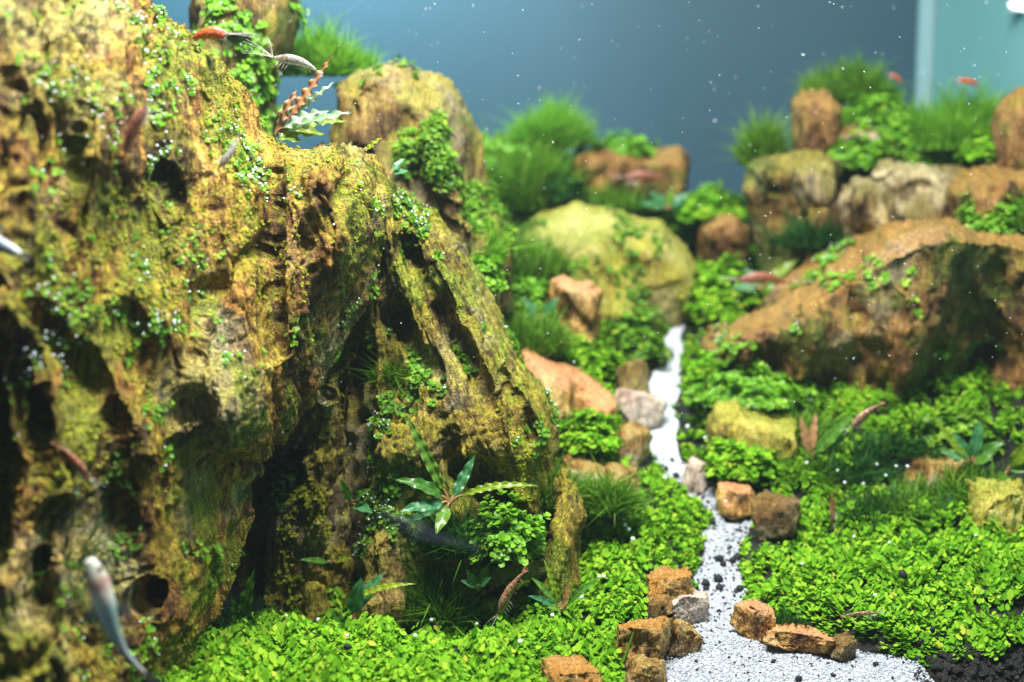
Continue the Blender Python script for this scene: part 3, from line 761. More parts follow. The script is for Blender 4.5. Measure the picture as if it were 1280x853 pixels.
R13 = [(928, 205), (950, 192), (990, 190), (1030, 186), (1048, 200), (1046, 270), (1050, 350), (1000, 380), (955, 380), (945, 320), (932, 260)]
outline_rock('grooved_post_rock', R13, 10.05, 0.3, 0.3, 0.2, 0.026, M['rock_post'], 'square grooved brown post rock with moss on its right flank', 15, 0.085, [([(962, 200), (972, 330)], 0.05, 0.14)], freq=1.3)
R14 = [(984, 130), (1000, 108), (1030, 112), (1048, 130), (1046, 220), (986, 220)]
outline_rock('upright_rock', R14, 10.5, 0.22, 0.22, 0.16, 0.026, M['rock_right'], 'small upright rock standing above the grooved post rock', 16, 0.07, freq=1.3)
R15 = [(1040, 250), (1050, 226), (1075, 214), (1105, 222), (1122, 250), (1125, 310), (1044, 310)]
outline_rock('grey_boulder', R15, 9.75, 0.3, 0.25, 0.2, 0.024, M['rock_grey'], 'rounded grey brown boulder perched behind the overhanging rock', 17, 0.05, freq=1.2)
R16 = [(1075, 220), (1100, 200), (1150, 196), (1195, 212), (1205, 250), (1200, 320), (1110, 320), (1090, 250)]
outline_rock('pale_rock', R16, 10.0, 0.28, 0.25, 0.2, 0.024, M['rock_grey'], 'pale cream and brown broken rock beside the grey boulder', 18, 0.10, freq=1.3)
R17 = [(1180, 240), (1200, 212), (1235, 204), (1300, 206), (1330, 240), (1330, 330), (1190, 330)]
outline_rock('ochre_rock', R17, 9.55, 0.3, 0.25, 0.2, 0.024, M['rock_right'], 'ochre humped rock with a bright leafy bush in front', 19, 0.08, freq=1.2)
R18 = [(1240, 150), (1258, 112), (1285, 94), (1330, 100), (1340, 230), (1250, 220)]
outline_rock('corner_rock', R18, 9.7, 0.3, 0.3, 0.22, 0.026, M['rock_right'], 'tan boulder rising highest at the right end of the rock wall', 24, 0.06, freq=1.0)
R22 = [(1010, 150), (1060, 140), (1150, 150), (1260, 170), (1330, 190), (1330, 330), (1000, 330), (1000, 200)]
outline_rock('terrace_rock', R22, 10.75, 0.35, 0.35, 0.25, 0.035, M['rock_brown'], 'wide overgrown terrace rock under the grass on the right', 25, 0.09, freq=1.0)
stone('slab_stone', 1070, 186, 85, 34, M['rock_tan'], 'tan slab lying on top of the right hand rock wall', 32, 0.8, 0.2, Y=10.3)
RY = [(878, 530), (890, 506), (915, 498), (938, 512), (965, 516), (998, 518), (1000, 560), (985, 600), (890, 600)]
outline_rock('lime_rock', RY, 8.62, 0.25, 0.2, 0.13, 0.018, M['rock_yellow'], 'lime yellow low rock half sunk in the carpet below the overhang', 26, 0.055, freq=1.4)
stone('brow_stone', 1170, 622, 92, 72, M['rock_tan'], 'rounded beige stone among dark stems on the right', 33, 0.9, 0.3, Y=8.3, amp=0.13)
stone('dark_stone', 1150, 650, 50, 62, M['rock_brown'], 'dark maroon stone under the beige stone', 34, 0.8, 0.1, Y=8.15)
stone('gold_stone', 1245, 690, 110, 112, M['rock_yellow'], 'golden yellow block at the right edge of the carpet', 35, 0.8, 0.4, (0, 0.15), Y=7.85, sub=5, amp=0.16)
stone('small_gold_stone', 1113, 578, 42, 36, M['rock_yellow'], 'small dull yellow stone in the shadow under the overhang', 36, 0.9, 0.4, Y=8.6)

# stones lining the sand path
stone('path_stone', 797, 530, 56, 46, M['rock_white'], 'pale pinkish stone on the left bank of the upper path', 41, 0.9, 0.5, (0.1, 0.35))
stone('path_stone', 790, 572, 46, 56, M['rock_tan'], 'orange tan wedge stone below the pale pinkish stone', 42, 0.9, -0.3, (0.2, 0.2))
stone('path_stone', 738, 606, 76, 42, M['rock_tan'], 'flat orange stone half hidden in grass left of the path', 43, 0.9, 0.2, (0.1, 0.2))
stone('path_stone', 775, 622, 44, 50, M['rock_tan'], 'dull tan stone beside the flat orange stone', 44, 0.9, 0.9)
stone('path_stone', 868, 612, 31, 50, M['rock_white'], 'upright pale grey stone on the right bank of the narrow path', 45, 0.9, 0.3, (0, 0.1), block=0.8)
stone('path_stone', 919, 642, 54, 46, M['rock_pink'], 'brick red stone on the right bank next to a brown split stone', 46, 0.9, 0.4)
stone('path_stone', 968, 668, 62, 66, M['rock_umber'], 'brown split stone on the right bank of the path', 47, 0.9, -0.3, (0.1, 0), block=0.8)
stone('path_stone', 838, 757, 70, 52, M['rock_rust'], 'rust brown block with orange top in the carpet edge, behind the white stone', 48, 0.8, 0.25, sub=5, block=1.0)
stone('path_stone', 860, 774, 54, 44, M['rock_white'], 'white grey wedge stone on the left bank of the sand', 49, 0.8, 0.3, (0.1, -0.1), sub=5, block=1.0)
stone('path_stone', 820, 778, 28, 32, M['rock_umber'], 'small brown stone between the rust block and the orange block', 50, 0.8, 0.1, block=0.8)
stone('path_stone', 799, 826, 80, 68, M['rock_rust'], 'large orange topped block with grooved sides on the left bank', 51, 0.8, -0.15, sub=5, block=1.0)
stone('path_stone', 853, 816, 42, 54, M['rock_tan'], 'cream tan grooved stone leaning on the large orange block', 52, 0.9, 0.5, (0.1, 0.15), sub=5, block=1.0)
stone('path_stone', 806, 866, 60, 58, M['rock_tan'], 'tan grooved block in front of the large orange block', 53, 0.9, -0.4, sub=5, block=1.0)
stone('path_stone', 713, 866, 76, 48, M['rock_rust'], 'rust and pink humped stone lying in the carpet', 54, 0.9, 0.3, sub=5, block=1.0)
stone('path_stone', 947, 797, 54, 50, M['rock_pink'], 'red brown angular stone at the right edge of the sand', 55, 0.9, 0.3, sub=5, block=1.0)
stone('path_stone', 1001, 814, 92, 42, M['rock_pink'], 'long orange red stone with a pale tip at the right edge of the sand', 56, 0.6, -0.25, (0, 0.06), sub=5, block=1.0)
stone('path_stone', 1050, 823, 36, 34, M['rock_umber'], 'small brown crumbly stone at the end of the long orange stone', 57, 0.9, 0.6, sub=5, block=1.0)

# ------------------------------------------------------------------ tank walls
def box(name, lo, hi, mat, bevel=0.0):
    bm = bmesh.new(); bmesh.ops.create_cube(bm, size=1)
    for v in bm.verts:
        v.co = Vector([lo[i] + (v.co[i] + 0.5) * (hi[i] - lo[i]) for i in range(3)])
    if bevel: bmesh.ops.bevel(bm, geom=bm.edges[:], offset=bevel, segments=2, affect='EDGES')
    me = bpy.data.meshes.new(name); bm.to_mesh(me); bm.free(); me.materials.append(mat); return me
def wall_mat(name, c0, c1):
    k = NT(name); v = k.coords((1, 1, 0.6))
    n = k.noise(v, 0.5, 3, 0.5)
    k.l(k.ramp(n, [(0.3, c0), (0.7, c1)]), k.p.inputs['Base Color']); k.p.inputs['Roughness'].default_value = 0.6
    return k.m
M['back'] = wall_mat('back_film', (0.011, 0.058, 0.092), (0.018, 0.072, 0.108))
M['side'] = wall_mat('side_glass_film', (0.14, 0.34, 0.345), (0.17, 0.38, 0.38))
M['seam'] = plain('silicone_seam', (0.26, 0.42, 0.45), 0.4)
link('wall_back', box('wall_back', (-6, 13.0, -0.6), (3.80, 13.1, 6.2), M['back']), label='blue back panel of the aquarium', kind='structure')
link('wall_side', box('wall_side', (3.80, 4.6, -0.6), (3.9, 13.1, 6.2), M['side']), label='teal side panel of the aquarium', kind='structure')
link('corner_seam', box('corner_seam', (3.66, 12.86, -0.6), (3.798, 12.998, 6.2), M['seam'], 0.03), label='pale silicone seam in the back corner', kind='structure')

def lamp_reflection():  # glowing strip with end blocks, added in place of a lamp's reflection
    k = NT('reflection_glow'); k.p.inputs['Emission Color'].default_value = (0.95, 1.0, 1.0, 1); k.p.inputs['Emission Strength'].default_value = 2.5
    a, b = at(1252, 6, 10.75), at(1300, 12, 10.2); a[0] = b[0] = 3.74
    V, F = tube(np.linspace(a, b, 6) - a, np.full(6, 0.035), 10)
    root = thing('lamp_reflection', a, 'glowing white strip standing in for a lamp reflection on the teal side panel', 'lamp reflection')
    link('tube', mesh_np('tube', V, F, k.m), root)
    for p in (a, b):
        c = box('strip_end', (-0.03, -0.05, -0.07), (0.058, 0.05, 0.07), M['seam'], 0.01); link('strip_end', c, root, p - a)
# ------------------------------------------------------------------ carpet of small round leaves
def carpet():
    r = np.random.default_rng(11)
    n = 92000
    y = 6.0 + 5.2 * r.random(n) ** 1.7; x = r.uniform(-2.6, 3.6, n)
    keep = np.abs(x) < 0.40 * y + 0.2
    x, y = x[keep], y[keep]
    d = path_dist(x, y)
    edge = 0.035 * perlin(np.stack([x * 5, y * 5, x * 0], -1))
    keep = (d > 0.02 + edge)
    # bare soil bank at the near right corner
    bank = (x > 1.7) & (y < 6.66 + 0.05 * (x - 2.2) + 0.06 * perlin(np.stack([x * 4, y * 0, x * 0 + 5], -1)))
    keep &= ~bank
    x, y = x[keep], y[keep]
    # stay out from under the cliff
    cl = np.array([at(px, 800, 6.6)[0] for px in (215,)])[0]
    keep = ~((x < cl + (y - 6.5) * 0.55) & (y < 8.3))
    x, y = x[keep], y[keep]
    lim = np.interp(x, [1.7, 2.05, 2.3, 3.6], [9.6, 8.35, 7.9, 7.75]) + 0.12 * perlin(np.stack([x * 4, x * 0, x * 0 + 2], -1))
    keep = ~((x > 1.75) & (y > lim) & (y < 8.5))
    x, y = x[keep], y[keep]
    for sx, sy_, sr, sd in STONE_XY:
        keep = ((x - sx) / (sr * 0.95 + 0.01)) ** 2 + ((y - sy_ + 0.03) / (sd + 0.02)) ** 2 > 1
        x, y = x[keep], y[keep]
    gap = perlin(np.stack([x * 9.5, y * 9.5, x * 0 + 2], -1))
    keep = r.random(len(x)) < 0.62 + 1.4 * gap
    x, y = x[keep], y[keep]
    z = ground(x, y)
    P = np.stack([x, y, z - 0.01], -1)
    Nn = np.stack([r.normal(0, 0.22, len(x)), r.normal(-0.1, 0.22, len(x)), np.ones(len(x))], -1)
    Nn /= np.linalg.norm(Nn, axis=1)[:, None]
    hill = 0.5 + 0.9 * fbm(np.stack([x * 2.7, y * 2.7, x * 0 + 9], -1), 3).clip(-0.5, 0.8)
    V, F, a = sprigs(P, Nn, 0.0275, (4, 6), 0.030 + 0.06 * smooth(path_dist(x, y) / 0.3) * r.uniform(0.6, 1.3, len(x)), 0.65, r, 0.33)
    dz = np.repeat(hill * 0.09, 1)
    # lift whole sprigs by the local mound height (7 verts per leaf, leaves grouped per sprig: use position)
    nz = fbm(np.stack([V[:, 0] * 4.2, V[:, 1] * 4.2, V[:, 0] * 0 + 9], -1), 2)
    nz = nz + 0.55 * perlin(np.stack([V[:, 0] * 9.5, V[:, 1] * 9.5, V[:, 0] * 0 + 2], -1))
    V[:, 2] += 0.085 * nz * smooth(path_dist(V[:, 0], V[:, 1]) / 0.25)
    link('carpet_plant', mesh_np('carpet_plant', V, F, M['carpet'], attrs={'tone': a}), label='bright green carpet of tiny round leaves covering the ground on both banks', cat='ground cover', kind='stuff')
    return P, nz
CP, _ = carpet()

# ------------------------------------------------------------------ tufts and bushes
def tuft(px, py, Y, wpx, hpx, n, mat, label, seed, droop=0.3, width=0.006, name='moss_tuft', spread=0.6, dep=0.7, L=None, cat='moss', up=(0, 0, 1), group=None):
    r = np.random.default_rng(seed)
    if width > 0.0065: width *= 0.72; n = int(n * 1.4)
    b = at(px, py, Y); s = 1 / ppd(Y); rx, h = wpx * s / 2, hpx * s
    a = r.uniform(0, 6.28, n); q = np.sqrt(r.random(n))
    P = np.stack([np.cos(a) * q * rx, np.sin(a) * q * rx * dep, r.uniform(0, 0.35, n) * h * (1 - q * q)], -1)
    D = np.stack([np.cos(a) * q * spread, np.sin(a) * q * spread, np.full(n, 1.0)], -1) + r.normal(0, 0.22, (n, 3))
    D = D * 1.0 + (np.array(up) - np.array([0, 0, 1.0])) * 1.2
    Ln = (L if L else h * 0.8) * r.uniform(0.5, 1.15, n) * (1 - 0.35 * q)
    Ln = Ln * (0.75 + 0.9 * (perlin(P / max(rx, h) * 3.0 + seed) + 0.2).clip(-0.4, 0.7))
    D = D + 0.5 * np.stack([perlin(P / max(rx, h) * 2.2 + seed + 5), perlin(P / max(rx, h) * 2.2 + seed + 15), 0 * q], -1)
    V, F, at_ = blades(P, D, Ln, np.full(n, width), r, droop, 2, 0.55)
    return link(name, mesh_np(name, V, F, mat, attrs={'tone': at_}), None, b, label, cat, group)
def bush(px, py, Y, wpx, hpx, n, mat, label, seed, size=0.05, name='leafy_bush', dep=0.8, cat='bush'):
    r = np.random.default_rng(seed)
    if size > 0.05: size *= 0.62; n = int(n * 2.0)
    b = at(px, py, Y); s = 1 / ppd(Y); rx, h = wpx * s / 2, hpx * s
    D = r.normal(size=(n, 3)); D[:, 2] = np.abs(D[:, 2]); D /= np.linalg.norm(D, axis=1)[:, None]
    q = r.random(n) ** 0.4 * (0.8 + 0.5 * perlin(D * 2.2 + seed) + 0.2 * perlin(D * 6 + seed))
    P = D * q[:, None] * np.array([rx, rx * dep, h])
    Nn = D + np.array([0, 0, 0.7]); Nn /= np.linalg.norm(Nn, axis=1)[:, None]
    V, F, a = sprigs(P, Nn, size, (4, 6), size * 1.2, 0.35, r)
    root = thing(name, b, label, cat)
    link('foliage', mesh_np('foliage', V, F, mat, attrs={'tone': a}), root)
    # woody stems inside
    m = max(6, n // 14); k = r.choice(n, m, replace=False)
    V, F, a = blades(np.zeros((m, 3)) + r.normal(0, 0.15, (m, 3)) * np.array([rx, rx * dep, 0.0]), P[k], np.linalg.norm(P[k], axis=1), np.full(m, size * 0.12), r, 0.0, 3, 0.1)
    link('stem', mesh_np('stem', V, F, M['stem_green'], attrs={'tone': a}), root)
    return root

tuft(690, 186, 11.1, 70, 66, 2600, M['moss_bright'], 'rounded bright green grass tussock standing alone against the blue wall', 61, 0.15, 0.009, 'grass_tussock', 0.7, cat='grass')
tuft(640, 262, 10.75, 130, 100, 3000, M['moss_mid'], 'tall green grass under the rounded tussock', 62, 0.15, 0.010, 'grass_clump', 0.25, cat='grass')
tuft(745, 262, 11.0, 150, 46, 1500, M['moss_mid'], 'low grass in front of the flat topped rock', 63, 0.15, 0.010, 'grass_clump', 0.3, cat='grass')
tuft(400, 95, 9.3, 120, 75, 1500, M['moss_bright'], 'fresh green grass behind the shrimps and the rounded brown rock', 64, 0.2, 0.009, 'grass_clump', 0.4, cat='grass')
bush(640, 225, 10.85, 110, 55, 260, M['bush'], 'lime leafy bush left of the flat topped rock', 65, 0.08)
bush(780, 195, 11.2, 90, 24, 160, M['bush'], 'thin green growth on top of the flat rock', 66, 0.07)
bush(890, 275, 10.9, 110, 40, 260, M['carpet'], 'bright green mound between flat rock and grooved post rock', 67, 0.08)
bush(700, 250, 10.6, 60, 30, 120, M['moss_dark'], 'dark green bush behind the yellow boulder', 68, 0.07)
tuft(645, 345, 9.7, 110, 66, 2200, M['moss_mid'], 'long soft grass left of the yellow boulder', 69, 0.2, 0.009, 'grass_clump', 0.25, cat='grass')
tuft(720, 330, 10.0, 130, 55, 1200, M['moss_bright'], 'short light moss creeping up the yellow boulder', 70, 0.2, 0.008, 'moss_tuft', 0.4)
bush(650, 400, 9.3, 90, 50, 300, M['bush'], 'light leafy clump above the dark grass left of the pink topped rock', 106, 0.06)
tuft(660, 445, 8.9, 95, 75, 2000, M['moss_mid'], 'dark grass between sloping rock and pink topped rock', 71, 0.2, 0.008, 'grass_clump', 0.2, cat='grass')
bush(795, 450, 9.5, 78, 70, 420, M['moss_mid'], 'round olive green moss ball below the yellow boulder', 72, 0.045, 'moss_ball', cat='moss')
bush(725, 470, 9.1, 110, 55, 420, M['carpet'], 'green leafy mound above the red topped rock', 73, 0.065)
bush(735, 560, 8.3, 80, 45, 260, M['carpet'], 'leafy green mound between the post rock and the orange stones', 74, 0.06)
bush(602, 365, 8.4, 56, 50, 160, M['bush'], 'pale green leafy bush behind the sloping olive rock', 75, 0.055)
tuft(600, 330, 8.6, 60, 60, 600, M['moss_bright'], 'small grass sprout at the foot of the rounded brown rock', 76, 0.2, 0.007, 'grass_clump', 0.3, cat='grass')
bush(905, 400, 9.9, 110, 75, 480, M['carpet'], 'bright leafy bank beside the upper path below the post rock', 77, 0.07)
bush(945, 500, 8.9, 190, 42, 600, M['bush'], 'dark leafy strip growing under the overhanging rock', 78, 0.06)
bush(890, 480, 9.05, 60, 40, 260, M['carpet'], 'leafy clump on the right bank of the upper path', 79, 0.06)
bush(925, 590, 8.35, 110, 40, 420, M['carpet'], 'round green mound with bubbles in front of the lime yellow rock', 80, 0.06)
tuft(1015, 310, 9.7, 70, 62, 900, M['moss_dark'], 'dark hanging moss on the flank of the grooved post rock', 81, 0.5, 0.008)
tuft(955, 210, 10.4, 50, 75, 1000, M['moss_mid'], 'faint grass sprout behind the grooved post rock', 82, 0.15, 0.009, 'grass_clump', 0.3, cat='grass')
tuft(1060, 130, 10.9, 105, 60, 2400, M['moss_mid'], 'dark green tussock behind the upright rock, against the back wall', 83, 0.2, 0.010, 'grass_tussock', 0.6, cat='grass')
tuft(1195, 188, 10.4, 170, 85, 3600, M['moss_bright'], 'bright upright grass meadow on the right terrace', 84, 0.15, 0.009, 'grass_clump', 0.2, cat='grass')
bush(1095, 160, 10.5, 100, 45, 320, M['bush'], 'green leafy clump on the terrace beside the grass meadow', 85, 0.075)
bush(1075, 210, 10.2, 90, 40, 260, M['bush'], 'leafy clump between tan slab and pale broken rock', 86, 0.07)
bush(1240, 200, 9.9, 80, 34, 260, M['carpet'], 'bright clump at the foot of the tan corner boulder', 87, 0.065)
bush(1240, 290, 9.2, 100, 52, 460, M['bush'], 'round leaved bush on top of the overhanging rock', 88, 0.055)
tuft(1285, 285, 9.1, 60, 50, 700, M['moss_mid'], 'mossy tuft beside the round leaved bush', 89, 0.3, 0.008)
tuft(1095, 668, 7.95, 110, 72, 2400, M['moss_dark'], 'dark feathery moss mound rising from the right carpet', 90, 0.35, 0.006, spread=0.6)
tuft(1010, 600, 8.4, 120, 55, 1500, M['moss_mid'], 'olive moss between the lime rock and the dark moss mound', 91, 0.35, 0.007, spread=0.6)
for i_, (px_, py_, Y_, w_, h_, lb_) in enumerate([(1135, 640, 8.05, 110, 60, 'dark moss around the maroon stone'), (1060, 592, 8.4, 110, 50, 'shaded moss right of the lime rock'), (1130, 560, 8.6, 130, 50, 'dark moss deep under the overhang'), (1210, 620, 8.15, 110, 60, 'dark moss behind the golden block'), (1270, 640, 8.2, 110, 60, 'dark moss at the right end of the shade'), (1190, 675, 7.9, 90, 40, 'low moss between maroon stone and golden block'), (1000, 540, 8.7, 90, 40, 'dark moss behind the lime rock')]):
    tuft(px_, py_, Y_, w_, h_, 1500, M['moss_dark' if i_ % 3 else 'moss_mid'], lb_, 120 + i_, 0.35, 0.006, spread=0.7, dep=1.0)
bush(1200, 560, 8.5, 110, 40, 260, M['moss_mid'], 'dark leafy growth in the shadow of the overhang', 92, 0.05)
tuft(1225, 700, 7.8, 90, 40, 700, M['moss_mid'], 'short moss at the foot of the golden block', 93, 0.3, 0.006)
# moss round the central plants
tuft(660, 628, 7.72, 150, 66, 2400, M['moss_mid'], 'long olive moss behind the wavy arching leaf', 94, 0.15, 0.005, spread=0.35)
tuft(580, 690, 7.22, 110, 70, 2600, M['moss_dark'], 'dark green feathery moss below the wavy plant', 95, 0.2, 0.005, spread=0.5)
tuft(545, 775, 7.3, 100, 95, 2600, M['moss_mid'], 'deep green moss column between stump rock and yellow stone', 96, 0.15, 0.005, spread=0.35)
tuft(760, 640, 7.75, 80, 70, 1400, M['moss_mid'], 'moss tuft right of the post rock', 97, 0.25, 0.005, spread=0.5)
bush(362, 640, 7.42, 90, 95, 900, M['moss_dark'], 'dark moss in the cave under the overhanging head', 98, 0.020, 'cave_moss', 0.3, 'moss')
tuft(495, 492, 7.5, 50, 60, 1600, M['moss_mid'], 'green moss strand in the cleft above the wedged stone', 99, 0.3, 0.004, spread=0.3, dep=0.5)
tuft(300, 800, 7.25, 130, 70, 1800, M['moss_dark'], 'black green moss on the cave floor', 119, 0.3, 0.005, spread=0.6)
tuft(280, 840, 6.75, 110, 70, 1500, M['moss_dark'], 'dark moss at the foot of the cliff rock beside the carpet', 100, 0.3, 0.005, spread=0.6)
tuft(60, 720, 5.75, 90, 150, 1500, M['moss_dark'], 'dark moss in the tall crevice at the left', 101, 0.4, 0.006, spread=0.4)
tuft(775, 850, 6.65, 60, 44, 900, M['moss_dark'], 'dark fine moss between the humped stone and the tan block', 102, 0.4, 0.005, spread=0.7)
tuft(800, 762, 7.15, 60, 22, 500, M['moss_dark'], 'dark thin moss patch left of the rust brown block', 103, 0.4, 0.005, spread=0.8)
tuft(985, 790, 7.0, 44, 40, 500, M['moss_dark'], 'dark weed tuft behind the red brown angular stone', 104, 0.3, 0.005, spread=0.6)
bush(632, 694, 7.18, 120, 72, 420, M['bush'], 'pale lime small leaved bush growing on the dark ledge stone', 105, 0.032)

# ------------------------------------------------------------------ weeds and pearls growing on the rocks
def rock_growth(name, label, V, N, mat, n, size, seed, thr=0.05, freq=2.2, leaves=(3, 6), height=0.03, upmin=-0.4, cat='moss', box_=None, low_cut=None):
    r = np.random.default_rng(seed)
    m = perlin(V * freq + seed * 3.1) + 0.35 * perlin(V * freq * 3 + seed)
    if low_cut is not None: m = m - 0.22 * smooth((low_cut - V[:, 2]) / 0.5)
    m = m - 0.10 * HOLLOW.get(len(V), np.zeros(len(V))).clip(-2, 2)
    ok = (m > thr) & (N[:, 2] > upmin) & (N[:, 1] < 0.35)
    if box_ is not None:
        px = CX + F_PX * V[:, 0] / V[:, 1]
        ok &= (px > box_[0]) & (px < box_[1])
    idx = np.flatnonzero(ok)
    if len(idx) == 0: return np.zeros((0, 3)), np.zeros((0, 3))
    w = np.clip(m[idx] - thr, 0, 0.3); idx = r.choice(idx, min(n, len(idx)), replace=False, p=w / w.sum() if n < len(idx) else None)
    P = V[idx] - N[idx] * 0.004
    Nn = N[idx] + np.array([0, -0.1, 0.5]); Nn /= np.linalg.norm(Nn, axis=1)[:, None]
    Vv, F, a = sprigs(P, Nn, size, leaves, height, 0.3, r)
    link(name, mesh_np(name, Vv, F, mat, attrs={'tone': a}), label=label, cat=cat, kind='stuff')
    return P + Nn * height, Nn
pearl_pts = []
p, _ = rock_growth('rock_weed', 'small bright green weeds clinging to the cliff rock', V1, N1, M['moss_bright'], 460, 0.019, 1, 0.24, 3.6, height=0.03, low_cut=1.75); pearl_pts.append(p)
p, _ = rock_growth('rock_moss', 'dark green moss patches on the cliff rock', V1, N1, M['moss_mid'], 1500, 0.015, 2, 0.17, 2.9, height=0.018, low_cut=1.75); pearl_pts.append(p)
p, _ = rock_growth('rock_moss', 'yellow green algae fuzz on the cliff rock', V1, N1, M['moss_yellow'], 2600, 0.010, 3, 0.16, 1.6, height=0.008, upmin=-0.2)
p, _ = rock_growth('rock_moss', 'olive algae fuzz on the sloping rock', V2, N2, M['moss_yellow'], 1800, 0.010, 4, 0.14, 1.7, height=0.008)
p, _ = rock_growth('rock_weed', 'small green weeds on the sloping rock', V2, N2, M['moss_mid'], 700, 0.028, 5, 0.22, 2.2, height=0.035); pearl_pts.append(p)
p, _ = rock_growth('rock_moss', 'yellow moss on the grooved column under the head', V3, N3, M['moss_yellow'], 700, 0.014, 6, 0.1, 2.0, height=0.012)
for lb, nn, sz, sd, lab in (('massive brown overhanging rock with an orange sloping top on the right', 420, 0.035, 7, 'small green weeds on the overhanging rock'), ('tall rounded brown rock with a bald tan crown behind the cliff', 600, 0.03, 8, 'dark moss patches on the rounded brown rock'), ('large smooth yellow boulder at the head of the sand path', 120, 0.03, 9, 'thin green moss on the yellow boulder'), ('low overgrown ridge along the back wall under the grass', 900, 0.06, 12, 'green leaves covering the low back ridge'), ('wide overgrown terrace rock under the grass on the right', 900, 0.06, 13, 'green leaves covering the right terrace rock'), ('dark square topped rock behind the two shrimps', 260, 0.04, 14, 'light green moss on the dark square rock')):
    Vr, Nr, _ = ROCKS[lb]
    p, _ = rock_growth('rock_weed', lab, Vr, Nr, M['moss_mid'] if sd in (8, 9) else M['moss_bright'], nn, sz, sd, 0.16 if sd < 12 else -0.2, 2.0, height=sz)
    if sd in (7, 14): pearl_pts.append(p)
# pearls of oxygen on the moss
PT = np.concatenate(pearl_pts)
r = np.random.default_rng(5)
wgt = np.clip(perlin(PT * 4.0 + 3) + 0.05, 0.0, 0.5) ** 1.5 + 1e-4
k = r.choice(len(PT), 1500, replace=False, p=wgt / wgt.sum())
Pb = PT[k] + r.normal(0, 0.012, (1500, 3)) + np.array([0, -0.012, 0.008])
Vb, Fb = stamp(ICO[1][0], ICO[1][1], np.tile(np.eye(3), (1500, 1, 1)), r.uniform(0.0025, 0.0065, 1500), Pb)
link('oxygen_pearls', mesh_np('oxygen_pearls', Vb, Fb, M['bubble']), label='countless tiny silvery oxygen pearls on the rock moss', cat='bubbles', kind='stuff')

# ------------------------------------------------------------------ broad leaved plants
def leaf_mesh(L, W, curve, wave, nw, seed, fold=0.25, roll=0.0, tipw=1.0):
    """leaf along +x in local frame; curve bends it down; wavy margins"""
    r = np.random.default_rng(seed); nu, nv = 72, 9
    u = np.linspace(0, 1, nu); v = np.linspace(-1, 1, nv)
    U, Vv = np.meshgrid(u, v, indexing='ij')
    prof = np.sin(np.pi * U ** 0.75) ** 0.75 * (1 - 0.25 * U)
    ang = curve * U
    du = L / (nu - 1)
    cx = np.concatenate([[0], np.cumsum(np.cos(-curve * (u[:-1] + 0.5 / nu)) * du)]); cz = np.concatenate([[0], np.cumsum(np.sin(-curve * (u[:-1] + 0.5 / nu)) * du)])
    ph = r.uniform(0, 6, 2)
    wv = wave * np.abs(Vv) ** 1.5 * np.where(Vv > 0, np.sin(U * nw * 6.28 + ph[0]), np.sin(U * nw * 6.28 + ph[1])) * np.sqrt(prof + 0.02)
    y = Vv * W / 2 * prof * (1 + 0.05 * np.sin(U * nw * 6.28 * 1.0 + ph[0]))
    off = wv + fold * np.abs(Vv) * W / 2 * prof
    nxn = np.sin(ang); nzn = np.cos(ang)
    X = cx[:, None] + off * nxn; Z = cz[:, None] + off * nzn
    P = np.stack([X, y, Z], -1).reshape(-1, 3)
    ii, jj = np.meshgrid(np.arange(nu - 1), np.arange(nv - 1), indexing='ij')
    F = np.stack([ii * nv + jj, (ii + 1) * nv + jj, (ii + 1) * nv + jj + 1, ii * nv + jj + 1], -1).reshape(-1, 4)
    rib = np.exp(-(Vv / 0.12) ** 2)
    lat = 0.10 * np.sin(U * 46 - np.abs(Vv) * 5)
    tone = np.clip(0.45 + 0.35 * np.abs(Vv) * 0.5 + lat + 0.35 * rib + r.normal(0, 0.1), 0, 1).reshape(-1)
    return P, F, tone
def tube(pts, rad, nseg=6):
    pts = np.asarray(pts, float); n = len(pts); rad = np.broadcast_to(rad, (n,))
    T = np.gradient(pts, axis=0); T /= np.linalg.norm(T, axis=1)[:, None] + 1e-9
    ref = np.array([0.31, 0.2, 0.93]); A = np.cross(T, ref); A /= np.linalg.norm(A, axis=1)[:, None] + 1e-9
    B = np.cross(T, A); a = np.arange(nseg) * 2 * np.pi / nseg
    V = pts[:, None] + rad[:, None, None] * (np.cos(a)[None, :, None] * A[:, None] + np.sin(a)[None, :, None] * B[:, None])
    ii, jj = np.meshgrid(np.arange(n - 1), np.arange(nseg), indexing='ij'); j2 = (jj + 1) % nseg
    F = np.stack([ii * nseg + jj, ii * nseg + j2, (ii + 1) * nseg + j2, (ii + 1) * nseg + jj], -1).reshape(-1, 4)
    return V.reshape(-1, 3), F
